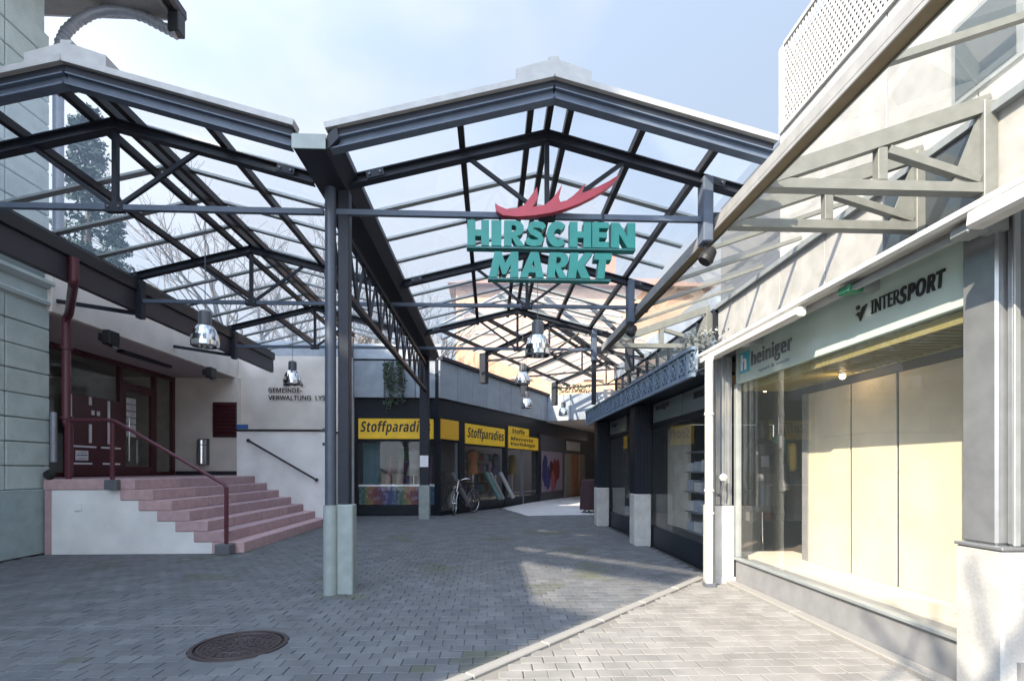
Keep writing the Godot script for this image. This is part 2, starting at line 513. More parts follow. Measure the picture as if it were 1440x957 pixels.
	while at < 3.9:
		var l := 0.78
		var a := s0 + d * (at + 0.005); var b := s0 + d * (at + l - 0.005)
		g = Geo.new()
		var tt := Transform3D(Basis(d, Vector3.UP, across), (a + b) / 2.0)
		g.cbox(Vector3(-(l - 0.01) / 2, -0.05, -0.045), Vector3((l - 0.01) / 2, 0.014 + rng.randf_range(-0.002, 0.002), 0.045), 0.008, tt)
		obj("kerb_stone", g, M.kerb, kerb)
		at += l
	# pale floor at the mouth of the passage
	g = Geo.new()
	var poly := PackedVector2Array([Vector2(0.38, -17.2), Vector2(1.04, -14.37), Vector2(3.4, -14.8), Vector2(5.9, -19.0), Vector2(9.0, -30), Vector2(6.6, -30), Vector2(1.9, -20.9)])
	var tf := Transform3D(Basis(Vector3.RIGHT, Vector3.BACK, Vector3.DOWN), Vector3.ZERO)   # polygon x,y -> world x,z
	g.prism(poly, -0.006, 0.03, tf)
	structure(obj("passage_floor", g, M.pale_floor))
	# narrow drain strip on the left
	var drain = thing("drain_channel", "thin pale drain strip crossing the grey pavers left of the manhole", "drain", Vector3(-3.4, 0, -4.38))
	for i in 5:
		var x0 := -6.6 + i * 0.9
		bx("channel_stone", Vector3(x0, -0.04, -4.40), Vector3(minf(x0 + 0.892, -2.12), 0.001, -4.376), M.drain, drain, 0.003)
	# manhole
	var mh = thing("manhole_cover", "round rusty iron manhole cover set in the grey pavers", "manhole cover", Vector3(-1.864, 0, -3.886))
	var c0 := Vector3(-1.864, 0, -3.886)
	g = Geo.new(); g.lathe(c0, [Vector2(0.30, -0.02), Vector2(0.302, 0.004), Vector2(0.332, 0.004), Vector2(0.338, -0.02)], 48); obj("frame_ring", g, M.iron, mh)
	g = Geo.new(); g.lathe(c0, [Vector2(0.338, -0.02), Vector2(0.339, -0.0045), Vector2(0.47, -0.006), Vector2(0.475, -0.02)], 48); obj("collar", g, M.collar, mh)
	g = Geo.new(); g.lathe(c0, [Vector2(0.0, -0.004), Vector2(0.29, -0.004), Vector2(0.295, -0.02)], 48); var lid = obj("lid", g, M.iron, mh)
	g = Geo.new()
	g.lathe(c0, [Vector2(0.262, -0.003), Vector2(0.265, 0.003), Vector2(0.283, 0.003), Vector2(0.286, -0.003)], 48)
	obj("raised_ring", g, M.iron, lid)
	g = Geo.new()
	g.lathe(c0, [Vector2(0.155, -0.003), Vector2(0.158, 0.002), Vector2(0.168, 0.002), Vector2(0.171, -0.003)], 36)
	obj("raised_ring", g, M.iron, lid)
	g = Geo.new()
	for r in [0.05, 0.095, 0.125, 0.20, 0.235]:
		var k := int(r * 110)
		for i in k:
			var a: float = TAU * (i + 0.5 * (int(r * 1000) % 2)) / k
			g.cbox(Vector3(r - 0.011, -0.004, -0.012), Vector3(r + 0.011, 0.004, 0.012), 0.003, Transform3D(Basis(Vector3.UP, a), c0))
	obj("studs", g, M.iron, lid)

func pick_tone(f: FastNoiseLite, s: Vector2, k: int) -> int:
	var q := f.get_noise_2d(s.x, s.y) * 0.5 + 0.5
	if k == 6 and q > 0.72: return 4 + rng.randi() % 2
	return rng.randi() % mini(k, 4)

func paver_place(s: Vector2) -> Transform3D:
	var b := Basis.from_euler(Vector3(rng.randf_range(-0.006, 0.006), rng.randf_range(-0.014, 0.014), rng.randf_range(-0.006, 0.006)))
	return Transform3D(b, Vector3(s.x + rng.randf_range(-0.002, 0.002), rng.randf_range(-0.003, 0.002), s.y + rng.randf_range(-0.002, 0.002)))

# ------------------------------------------------------------------ left: stone house
func stone_building() -> void:
	var t = thing("stone_building", "old grey-green stone building with coursed blocks and moulded band on the left", "building", Vector3(-7.5, 0, -7.5))
	var wall = bx("wall", Vector3(-15, 0, -8.33), Vector3(-7.0, 7.9, 3.3), M.joint, t)
	bx("upper_wall", Vector3(-9.5, 7.9, -8.33), Vector3(-7.0, 9.2, -7.3), M.stone, t)
	bx("plinth", Vector3(-7.2, 0, -8.40), Vector3(-6.925, 1.0, 3.25), M.stone_dark, t, 0.012)
	# coursed blocks, each proud of its joints
	var y := 1.0
	var row := 0
	while y < 7.8:
		var hgt := 0.357
		var mould := y > 3.7 and y < 4.35
		if not mould:
			var z := -8.385
			var first := true
			while z < -5.2:
				var l := 0.74 if first else 0.98
				if row % 2 == 1 and not first: l = 0.8
				bx("stone_block", Vector3(-7.1, y + 0.007, z + (0.0 if first else 0.007)), Vector3(-6.965 + rng.randf_range(-0.003, 0.003), y + hgt - 0.007, z + l - 0.007), M.stone, wall, 0.012)
				z += l
				first = false
		y += hgt
		row += 1
	var prof := PackedVector2Array([Vector2(0, 3.82), Vector2(0.05, 3.82), Vector2(0.06, 3.86), Vector2(0.10, 3.87), Vector2(0.11, 3.92), Vector2(0.05, 3.96), Vector2(0.05, 4.12), Vector2(0.09, 4.14), Vector2(0.14, 4.2), Vector2(0.14, 4.25), Vector2(0.0, 4.30)])
	var g := Geo.new()
	g.prism(prof, -11.6, 0.06, Transform3D(Basis(Vector3.RIGHT, Vector3.UP, Vector3.BACK), Vector3(-7.02, 0, -8.33)).translated(Vector3(0, 0, 0)) if false else Transform3D(Basis(Vector3.RIGHT, Vector3.UP, Vector3.FORWARD), Vector3(-7.02, 0, -8.33)))
	obj("moulded_band", g, M.stone, t)
	# roof wing with a wide eave at the corner
	var roof = bx("eave_roof", Vector3(-9.6, 9.0, -9.0), Vector3(-5.45, 9.22, -7.2), M.eave, t, 0.01)
	bx("eave_edge", Vector3(-9.6, 9.03, -9.06), Vector3(-5.45, 9.3, -9.005), M.zinc, roof)
	g = Geo.new()
	var gp := PackedVector2Array([Vector2(-0.08, 0.1), Vector2(-0.085, -0.03), Vector2(-0.04, -0.085), Vector2(0.04, -0.085), Vector2(0.085, -0.03), Vector2(0.08, 0.1), Vector2(0.065, 0.1), Vector2(0.07, -0.02), Vector2(0.03, -0.07), Vector2(-0.03, -0.07), Vector2(-0.07, -0.02), Vector2(-0.065, 0.1)])
	g.prism(gp, -1.9, 0.12, Transform3D(Basis(Vector3.RIGHT, Vector3.UP, Vector3.FORWARD), Vector3(-5.36, 9.14, -9.0)))
	var gutter = obj("gutter", g, M.black, t)
	bx("gutter_outlet", Vector3(-5.47, 8.72, -9.08), Vector3(-5.27, 9.08, -8.88), M.black, gutter, 0.02)
	# swan-neck downpipe that swings from the gutter back to the corner of the wall
	var pts := []
	for p in [Vector3(-5.37, 8.74, -8.98), Vector3(-5.6, 8.84, -8.95), Vector3(-5.85, 8.94, -8.9), Vector3(-6.12, 8.985, -8.85), Vector3(-6.38, 8.95, -8.8), Vector3(-6.60, 8.83, -8.74), Vector3(-6.78, 8.64, -8.68), Vector3(-6.90, 8.42, -8.62), Vector3(-6.955, 8.2, -8.58), Vector3(-6.97, 7.9, -8.55)]:
		pts.append(p)
	g = Geo.new()
	g.tube(pts, 0.075, 14)
	for i in range(0, pts.size() - 1):
		for f in [0.0, 0.33, 0.66]:
			var p: Vector3 = pts[i].lerp(pts[i + 1], f); var e: Vector3 = (pts[i + 1] - pts[i]).normalized()
			g.tube([p - e * 0.012, p + e * 0.012], 0.084, 14)
	var neck = obj("ribbed_downpipe", g, M.zinc, t)
	tb("straight_downpipe", [Vector3(-6.97, 7.9, -8.55), Vector3(-6.97, 4.9, -8.55)], 0.075, M.zinc, neck, 14)

# ------------------------------------------------------------------ municipal entrance
func entrance_building() -> void:
	var t = thing("entrance_building", "cream rendered entrance building with deep canopy and dark red glazing above the pink steps", "building", Vector3(-7.5, 0, -12))
	# the cantilevered upper part above the landing
	bx("canopy_front", Vector3(-15.0, 3.785, -14.3), Vector3(-6.90, 4.42, -8.345), M.cream, t, 0.006)
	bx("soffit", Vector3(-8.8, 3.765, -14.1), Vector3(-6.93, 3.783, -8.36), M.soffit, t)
	# wall beside the door, and the wall with the lettering
	bx("side_wall", Vector3(-8.5, 1.15, -14.5), Vector3(-6.84, 3.763, -14.1), M.cream, t)
	bx("side_wall_base", Vector3(-8.45, 1.155, -14.098), Vector3(-6.842, 1.26, -14.085), M.brown, t)
	bx("lettered_wall", Vector3(-6.9, 3.79, -14.62), Vector3(-3.90, 4.42, -14.305), M.cream, t)
	bx("lettered_wall_lower", Vector3(-6.838, 0, -14.62), Vector3(-3.90, 3.788, -14.305), M.cream, t)
	bx("parapet_band", Vector3(-6.88, 4.425, -14.66), Vector3(-3.90, 4.84, -14.33), M.band, t, 0.006)
	var low = bx("stair_wall", Vector3(-5.97, 0, -14.30), Vector3(-3.86, 2.20, -12.3), M.white_plaster, t)
	bx("coping", Vector3(-5.99, 2.203, -14.30), Vector3(-3.84, 2.25, -12.27), M.black, low, 0.004)
	bx("corner_post", Vector3(-3.95, 0, -14.8), Vector3(-3.858, 4.42, -14.303), M.white_plaster, t)
	# glazing
	var x := -8.5
	var glz = bx("glazed_front", Vector3(x - 0.06, 3.66, -14.1), Vector3(x + 0.04, 3.764, -8.4), M.red_metal, t)
	glz.name = "head_rail"
	bx("bottom_rail", Vector3(x - 0.05, 1.155, -14.1), Vector3(x + 0.03, 1.24, -8.4), M.red_metal, t)
	for z in [-9.2, -12.1, -13.29, -14.05]:
		bx("mullion", Vector3(x - 0.06, 1.24, z - 0.05), Vector3(x + 0.04, 3.66, z + 0.05), M.red_metal, t, 0.004)
	bx("transom", Vector3(x - 0.055, 3.24, -13.24), Vector3(x + 0.035, 3.33, -12.15), M.red_metal, t)
	var g := Geo.new()
	for r in [[-9.15, -12.05, 1.24, 3.66], [-12.15, -13.24, 3.33, 3.66], [-13.34, -14.0, 1.24, 3.66]]:
		g = Geo.new()
		g.quad(Vector3(x, r[2], r[0]), Vector3(x, r[2], r[1]), Vector3(x, r[3], r[1]), Vector3(x, r[3], r[0]))
		obj("pane", g, M.shop_glass, t)
	g = Geo.new()
	for r in [[-12.16, -12.25, 1.25, 3.235], [-13.14, -13.23, 1.25, 3.235]]: g.box(Vector3(x - 0.03, r[2], r[1]), Vector3(x + 0.03, r[3], r[0]))
	g.box(Vector3(x - 0.03, 1.25, -13.139), Vector3(x + 0.03, 1.37, -12.251)); g.box(Vector3(x - 0.03, 3.14, -13.139), Vector3(x + 0.03, 3.235, -12.251))
	var door = obj("door", g, M.red_metal, t)
	g = Geo.new(); g.quad(Vector3(x, 1.37, -12.25), Vector3(x, 1.37, -13.14), Vector3(x, 3.14, -13.14), Vector3(x, 3.14, -12.25)); obj("pane", g, M.shop_glass, door)
	tb("handle", [Vector3(x + 0.07, 1.5, -12.3), Vector3(x + 0.07, 2.5, -12.3)], 0.016, M.chrome, door)
	for i in 6:
		var sheet = bx("notice_sheet", Vector3(x + 0.004, 2.98 - i * 0.155 - 0.13, -12.62), Vector3(x + 0.007, 2.98 - i * 0.155, -12.3), M.paper, door)
		for k in 4: bx("print_line", Vector3(x + 0.007, 2.96 - i * 0.155 - k * 0.027 - 0.008, -12.60 + 0.02 * (k % 2)), Vector3(x + 0.008, 2.96 - i * 0.155 - k * 0.027, -12.33 - 0.05 * (k % 3)), M.grey_metal, sheet)
	# entrance hall behind the glass
	var hall = bx("hall_back_wall", Vector3(-12.2, 1.1, -14.3), Vector3(-12.0, 3.76, -8.4), M.hall_wall, t)
	bx("hall_floor", Vector3(-12, 1.0, -14.3), Vector3(-8.52, 1.152, -8.4), M.shop_floor, t)
	bx("hall_end_wall", Vector3(-12, 1.15, -14.35), Vector3(-8.56, 3.76, -14.15), M.hall_wall, t)
	bx("hall_ceiling", Vector3(-12, 3.762, -14.12), Vector3(-8.83, 3.782, -8.4), M.hall_wall, t)
	bx("hall_door", Vector3(-11.99, 1.15, -11.4), Vector3(-11.95, 3.2, -10.4), M.brown, hall)
	bx("hall_counter", Vector3(-11.4, 1.15, -13.6), Vector3(-10.8, 2.2, -12.0), M.white_plaster, t)
	# letter-box panel left of the door, with pale slots and a notice
	var lp = thing("letterbox_panel", "dark red letterbox panel with pale slots and white notice left of the door", "letterbox", Vector3(-8.42, 1.15, -11.3))
	bx("panel", Vector3(-8.44, 1.17, -12.03), Vector3(-8.39, 2.83, -10.46), M.red_metal, lp, 0.006)
	for r in [[-10.57, 2.30, 2.81], [-10.57, 1.85, 2.24], [-11.08, 2.65, 2.815], [-11.08, 1.86, 2.25], [-11.6, 2.4, 2.80], [-11.6, 1.86, 2.34]]:
		bx("slot_strip", Vector3(-8.389, r[1], r[0] - 0.035), Vector3(-8.378, r[2], r[0] + 0.035), M.paper, lp)
	for r in [[-11.24, -10.59, 1.775], [-11.96, -11.38, 1.775], [-11.13, -10.59, 1.425], [-11.94, -11.43, 1.425]]:
		bx("slot_strip", Vector3(-8.389, r[2] - 0.018, r[0]), Vector3(-8.378, r[2] + 0.018, r[1]), M.paper, lp)
	for zz in [-11.15, -11.30]: bx("name_plate", Vector3(-8.389, 2.45, zz - 0.04), Vector3(-8.378, 2.545, zz + 0.04), M.paper, lp)
	var nt = bx("notice", Vector3(-8.388, 1.49, -11.02), Vector3(-8.377, 1.69, -10.695), M.paper, lp)
	for k in 5: bx("notice_line", Vector3(-8.3768, 1.51 + k * 0.03 + (0.03 if k > 1 else 0.0), -10.99), Vector3(-8.3758, 1.517 + k * 0.03 + (0.03 if k > 1 else 0.0), -10.75 - 0.04 * (k % 3)), M.grey_metal, nt)
	bx("notice_line", Vector3(-8.3765, 1.585, -11.0), Vector3(-8.3755, 1.60, -10.715), M.blue, nt)
	# lettering on the wall
	var wl = thing("wall_lettering", "dark metal lettering and two-part emblem on the cream wall", "lettering", Vector3(-5.3, 3.1, -14.29))
	var f := fonts(false)
	text("lettering_line", "GEMEINDE-", Vector3(-6.09, 3.415, -14.3), Vector3.RIGHT, 0.90, 0.125, 0.02, f, M.print, wl)
	text("lettering_line", "VERWALTUNG  LYSS", Vector3(-6.09, 3.21, -14.3), Vector3.RIGHT, 1.63, 0.125, 0.02, f, M.print, wl)
	g = Geo.new(); g.prism(PackedVector2Array([Vector2(-5.68, 3.60), Vector2(-5.50, 3.60), Vector2(-5.62, 3.90), Vector2(-5.69, 3.78)]), -14.3, -14.27); obj("emblem", g, M.print, wl)
	g = Geo.new()
	var arc := PackedVector2Array()
	for i in 9:
		var a := PI * i / 8.0
		arc.append(Vector2(-5.29 + cos(a) * 0.13, 3.60 + sin(a) * 0.17))
	for i in 9:
		var a := PI * (8 - i) / 8.0
		arc.append(Vector2(-5.29 + cos(a) * 0.06, 3.60 + sin(a) * 0.09))
	g.prism(arc, -14.3, -14.27); obj("emblem", g, M.print, wl)
	# louvred grille, bin, light strip, floodlights
	var gr = thing("louvre_grille", "dark red louvred grille in the cream wall beside the steps", "vent", Vector3(-7.15, 2.16, -14.08))
	bx("backing", Vector3(-7.46, 2.17, -14.098), Vector3(-6.84, 3.11, -14.07), M.brown, gr)
	for i in 9:
		g = Geo.new()
		var yy := 2.2 + i * 0.102
		g.prism(PackedVector2Array([Vector2(0, 0), Vector2(0.05, 0.012), Vector2(0.0, 0.085)]), 0, 0.60, Transform3D(Basis(Vector3.BACK, Vector3.UP, Vector3.LEFT), Vector3(-6.85, yy, -14.07)))
		obj("slat", g, M.red_metal, gr)
	var bn = thing("wall_bin", "slim stainless cylindrical ash bin on the cream wall by the door", "bin", Vector3(-7.7, 1.44, -14.0))
	g = Geo.new(); g.lathe(Vector3(-7.7, 1.44, -13.97), [Vector2(0, 0), Vector2(0.115, 0.0), Vector2(0.12, 0.02), Vector2(0.12, 0.5), Vector2(0.09, 0.52)], 20); obj("body", g, M.chrome, bn)
	g = Geo.new(); g.lathe(Vector3(-7.7, 1.96, -13.97), [Vector2(0.09, 0), Vector2(0.12, 0.01), Vector2(0.12, 0.12), Vector2(0.1, 0.14), Vector2(0, 0.14)], 20); obj("lid", g, M.chrome, bn)
	bx("bracket", Vector3(-7.84, 1.42, -14.097), Vector3(-7.56, 2.13, -14.07), M.grey_metal, bn)
	var st = thing("soffit_light_strip", "long dark light strip under the entrance canopy", "light strip", Vector3(-7.6, 3.74, -11.6))
	bx("housing", Vector3(-7.66, 3.70, -12.45), Vector3(-7.54, 3.763, -10.8), M.black, st, 0.008)
	bx("diffuser", Vector3(-7.64, 3.694, -12.4), Vector3(-7.56, 3.699, -10.85), M.brown, st)
	flood("square black floodlight on the cream canopy front, near the red downpipe", Vector3(-6.74, 3.62, -9.35))
	flood("square black floodlight on the cream canopy front, near the lettered wall", Vector3(-6.74, 3.62, -12.6))
	# red downpipe
	var dp = thing("red_downpipe", "dark red downpipe between the stone corner and the entrance", "downpipe", Vector3(-6.75, 1.15, -8.42))
	tb("pipe", [Vector3(-5.6, 4.14, -7.12), Vector3(-5.6, 3.86, -7.12), Vector3(-5.63, 3.80, -7.15), Vector3(-6.6, 3.74, -8.3), Vector3(-6.72, 3.70, -8.40), Vector3(-6.74, 3.6, -8.42), Vector3(-6.74, 2.05, -8.42), Vector3(-6.70, 1.98, -8.42), Vector3(-6.70, 1.2, -8.42)], 0.058, M.red_rail, dp, 14)
	for yy in [2.1, 3.2]: g = Geo.new(); g.lathe(Vector3(-6.74, yy, -8.42), [Vector2(0.07, 0), Vector2(0.082, 0.005), Vector2(0.082, 0.045), Vector2(0.07, 0.05)], 16); obj("clamp", g, M.red_metal, dp)
	var hp = thing("grey_pipe", "short pale pipe with black cap at the foot of the stone corner", "pipe", Vector3(-6.88, 1.15, -8.46))
	tb("pipe", [Vector3(-6.86, 1.42, -8.33), Vector3(-6.86, 2.2, -8.33)], 0.045, M.zinc, hp)
	g = Geo.new(); g.lathe(Vector3(-6.83, 1.22, -8.22), [Vector2(0, -0.05), Vector2(0.06, -0.05), Vector2(0.085, 0), Vector2(0.06, 0.05), Vector2(0, 0.05)], 16, Basis(Vector3.RIGHT, PI / 2)); obj("cap", g, M.rubber, hp)

func flood(label: String, at: Vector3) -> void:
	var t = thing("floodlight", label, "floodlight", at, "floodlights on the canopy front")
	bx("housing", at + Vector3(-0.05, -0.13, -0.13), at + Vector3(0.09, 0.13, 0.13), M.black, t, 0.018)
	bx("wall_bracket", at + Vector3(-0.16, -0.05, -0.06), at + Vector3(-0.052, 0.08, 0.06), M.black, t)
	var g := Geo.new()
	g.prism(PackedVector2Array([Vector2(0.0, -0.131), Vector2(0.08, -0.131), Vector2(0.11, -0.19), Vector2(0.05, -0.17)]), -0.06, 0.06, Transform3D(Basis.IDENTITY, at))
	obj("visor", g, M.black, t)

func entrance_stairs() -> void:
	var t = thing("entrance_steps", "seven pinkish stone steps and landing on a white rendered base", "steps", Vector3(-5.2, 0, -10.2))
	var rise := 1.15 / 7.0; var tread := 0.28
	var z0 := -8.22; var z1 := -12.3
	# white base in front, stepped
	var poly := PackedVector2Array([Vector2(-6.80, -0.05), Vector2(-4.36, -0.05)])
	for k in 6:
		var x := -4.36 - tread * k
		poly.append(Vector2(x, rise * (k + 1) - 0.004))
		poly.append(Vector2(x - tread if k < 5 else -6.80, rise * (k + 1) - 0.004))
	var g := Geo.new()
	g.prism(poly, z1, z0, Transform3D.IDENTITY)
	obj("white_base", g, M.white_plaster, t)
	bx("edge_strip", Vector3(-6.90, -0.05, -8.33), Vector3(-6.803, rise * 6, -8.215), M.step_b, t)
	bx("outlet_plate", Vector3(-6.455, 0.66, z0 + 0.001), Vector3(-6.345, 0.78, z0 + 0.02), M.white_plaster, t, 0.006)
	var tones = [M.step, M.step_b, M.step_c]
	for k in 7:
		var x1 := -3.87 - tread * k
		var x0 := x1 - 0.50
		if k == 6: x0 = -6.92
		# the riser line swings out slightly towards the back wall; each step is a row of stones
		var cuts := [z0 + 0.012]
		var z := z0 - rng.randf_range(0.7, 1.2)
		while z > z1 + 0.5:
			cuts.append(z); z -= rng.randf_range(0.95, 1.5)
		cuts.append(z1)
		for i in cuts.size() - 1:
			var a: float = cuts[i]; var b: float = cuts[i + 1]
			g = Geo.new()
			g.cbox(Vector3(x0, rise * k + 0.002 if k > 0 else -0.05, b + 0.003), Vector3(x1 + rng.randf_range(-0.003, 0.003), rise * (k + 1), a - 0.003), 0.008)
			obj("step_stone", g, tones[rng.randi() % 3], t)
	# landing slab behind the top step
	for i in 3:
		for j in 4:
			var a := -8.40 - j * 1.43; var xx := -6.93 - i * 0.53
			bx("landing_slab", Vector3(xx - 0.527, 1.10, a - 1.427), Vector3(xx, 1.149, a), tones[(i + j) % 3], t, 0.004)
	bx("landing_slab", Vector3(-6.92, 1.10, -14.09), Vector3(-5.975, 1.149, -12.31), M.step, t, 0.004)
	bx("landing_core", Vector3(-8.5, 0, -14.1), Vector3(-6.81, 1.098, -8.40), M.white_plaster, t)
	# handrail
	var h = thing("handrail", "dark red handrail with square posts on grey stone feet along the steps", "handrail", Vector3(-4.1, 0, -8.1))
	bx("foot_block", Vector3(-4.21, 0, -8.17), Vector3(-3.99, 0.155, -7.98), M.grey_metal, h, 0.008)
	bx("foot_block", Vector3(-5.93, 0.99, -8.204), Vector3(-5.75, 1.145, -8.10), M.grey_metal, h, 0.006)
	bx("post", Vector3(-4.115, 0.155, -8.125), Vector3(-4.065, 1.03, -8.075), M.red_rail, h, 0.006)
	bx("post", Vector3(-5.865, 1.145, -8.18), Vector3(-5.815, 2.03, -8.13), M.red_rail, h, 0.006)
	bx("post", Vector3(-6.62, 1.15, -8.31), Vector3(-6.56, 2.07, -8.25), M.red_rail, h, 0.006)
	tb("rail", [Vector3(-4.09, 1.0, -8.10), Vector3(-4.12, 1.07, -8.1), Vector3(-4.2, 1.12, -8.1), Vector3(-5.75, 2.02, -8.15), Vector3(-5.84, 2.06, -8.16), Vector3(-5.95, 2.07, -8.17), Vector3(-6.62, 2.07, -8.28)], 0.026, M.red_rail, h, 12)
	var w = thing("wall_handrail", "black round handrail sloping down the white wall beside the steps", "handrail", Vector3(-4.9, 1.5, -12.2))
	var a0 := Vector3(-5.66, 1.98, -12.2); var a1 := Vector3(-4.09, 1.06, -12.2)
	tb("rail", [a0, a1], 0.024, M.black, w)
	for p in [a0, a1]:
		g = Geo.new(); g.lathe(p, [Vector2(0, -0.045), Vector2(0.035, -0.03), Vector2(0.045, 0), Vector2(0.035, 0.03), Vector2(0, 0.045)], 12); obj("end_knob", g, M.black, w)
		tb("bracket", [p, p + Vector3(0, 0, -0.1)], 0.014, M.black, w, 6)
	var bs = bx("house_number_plate", Vector3(-5.965, 2.255, -12.295), Vector3(-5.70, 2.36, -12.275), M.blue, null, 0.004)
	tag(bs, "small blue plate on the coping at the left end of the white stair wall", "plate")

# ------------------------------------------------------------------ added unseen block that shades the left half of the square (outside the frame, behind the camera)
func shade_block() -> void:
	var t = thing("added_shade_block", "tall added block with slots, unseen behind the viewer on the left, that shades the square", "building", Vector3(-15, 0, 7))
	# its front runs along (1,0,1); w measures along it, f is its distance from the arcade
	var e := Vector3(0.7071, 0, 0.7071); var nrm := Vector3(-0.7071, 0, 0.7071)
	# wall pieces: [along e from the corner (negative = away), height, depth]; the slotted walls are thin so sun patches fall through
	var corner := Vector3(-12.375, 0, 9.625)
	var tt := Transform3D(Basis(e, Vector3.UP, nrm), corner)
	var pieces := [[-16, -4.8, 0, 22, 2.5], [-4.8, 0, 17.75, 22, 0.25], [-2.9, 0, 17.5, 17.75, 0.25], [-4.8, 0, 16.20, 17.5, 0.25], [-4.8, 0, 15.50, 15.92, 0.25], [-4.8, 0, 0, 14.18, 0.25]]
	for p in pieces:
		var g := Geo.new()
		g.cbox(Vector3(p[0], p[2], 0), Vector3(p[1], p[3], p[4]), 0.01, tt)
		obj("wall", g, M.house_wall, t)

# ------------------------------------------------------------------ glass roofs over the arcade
func roof_y(dx: float, apex: float) -> float: return apex - SLOPE * absf(dx)

func gable_roof(t: Node3D, xa: float, xl: float, xr: float, frames: Array, z_front: float, z_back: float, purlins: Array, tie_left: float, tie_right: float, open_front: bool) -> void:
	var ya := 4.855   # centre of the rafters at the apex
	# front edge beam, cap and ridge hood
	if open_front:
		for e in [xl, xr]:
			var a := Vector3(xa, ya, z_front); var b := Vector3(e, roof_y(e - xa, ya), z_front)
			var g := Geo.new()
			g.ibeam(a, b, 0.10, 0.105)
			g.beam(a, b, 0.012, 0.104)
			obj("edge_beam", g, M.steel_blue, t)
			bm("edge_seal", a + Vector3(0, 0.09, 0.0), b + Vector3(0, 0.09, 0.0), 0.07, 0.07, M.steel, t)
			bm("edge_cap", a + Vector3(0, 0.155, 0.012), b + Vector3(signf(e - xa) * 0.03, 0.155 - 0.0077, 0.012), 0.14, 0.055, M.cap, t)
		var g2 := Geo.new()
		var hood := PackedVector2Array([Vector2(-0.36, roof_y(0.36, ya) + 0.19), Vector2(0, ya + 0.19), Vector2(0.36, roof_y(0.36, ya) + 0.19), Vector2(0.36, roof_y(0.36, ya) + 0.315), Vector2(0, ya + 0.335), Vector2(-0.36, roof_y(0.36, ya) + 0.315)])
		g2.prism(hood, z_front - 0.35, z_front + 0.03, Transform3D(Basis.IDENTITY, Vector3(xa, 0, 0)))
		var hd = obj("ridge_hood", g2, M.cap, t)
		bx("hood_clip", Vector3(xa - 0.05, ya + 0.333, z_front - 0.1), Vector3(xa + 0.05, ya + 0.36, z_front + 0.02), M.cap, hd)
	# truss frames
	for z in frames:
		for e in [xl, xr]:
			var g := Geo.new()
			g.ibeam(Vector3(xa, ya, z), Vector3(e, roof_y(e - xa, ya), z), 0.10, 0.105)
			obj("rafter", g, M.steel, t)
		var truss = bm("tie_rod", Vector3(tie_left, 4.0, z), Vector3(tie_right, 4.0, z), 0.05, 0.055, M.steel_blue, t)
		bm("king_post", Vector3(xa, 4.028, z), Vector3(xa, ya - 0.07, z), 0.05, 0.05, M.steel, t, Vector3.RIGHT)
		for s in [-1.0, 1.0]:
			bm("strut", Vector3(xa + s * 0.04, 4.02, z), Vector3(xa + s * 0.82, roof_y(0.82, ya) - 0.05, z), 0.034, 0.04, M.steel, t)
		var plate = bx("node_plate", Vector3(xa - 0.09, 3.95, z - 0.03), Vector3(xa + 0.09, 4.05, z + 0.03), M.steel, truss, 0.004)
		for s in [-1.0, 1.0]:
			tb("bolt", [Vector3(xa + s * 0.055, 4.0, z + 0.029), Vector3(xa + s * 0.055, 4.0, z + 0.044)], 0.011, M.grey_metal, t, 6)
			var ex: float = xl if s < 0.0 else xr
			var sx := lerpf(xa, ex, 0.86)
			bm("splice_plate", Vector3(sx - 0.09, roof_y(sx - 0.09 - xa, ya), z + 0.056), Vector3(sx + 0.09, roof_y(sx + 0.09 - xa, ya), z + 0.056), 0.01, 0.075, M.steel, t)
			for q in [-0.055, 0.055]: tb("bolt", [Vector3(sx + q, roof_y(sx + q - xa, ya), z + 0.06), Vector3(sx + q, roof_y(sx + q - xa, ya), z + 0.076)], 0.011, M.grey_metal, t, 6)
	# purlins
	for p in purlins:
		var y := roof_y(p, ya) + 0.10
		bm("purlin", Vector3(xa + p, y, z_front + 0.02), Vector3(xa + p, y, z_back), 0.062, 0.085, M.purlin, t)
	# glazing bars and panes
	var zs := []
	var z := z_front - 0.06
	while z > z_back + 0.1:
		zs.append(z); z -= 0.76
	zs.append(z_back)
	for e in [xl, xr]:
		var lift := 0.165
		for i in zs.size():
			var a := Vector3(xa, ya + lift, zs[i]); var b := Vector3(e, roof_y(e - xa, ya) + lift, zs[i])
			bm("glazing_bar", a, b, 0.085, 0.03, M.alu, t)
			if i + 1 < zs.size():
				var g := Geo.new()
				var up := Vector3(0, 0.02, 0)
				var c := Vector3(e, b.y, zs[i + 1] + 0.006); var d := Vector3(xa, a.y, zs[i + 1] + 0.006)
				a.z -= 0.006; b.z -= 0.006
				g.quad(a + up, b + up, c + up, d + up)
				obj("glass_pane", g, M.roof_glass, t)

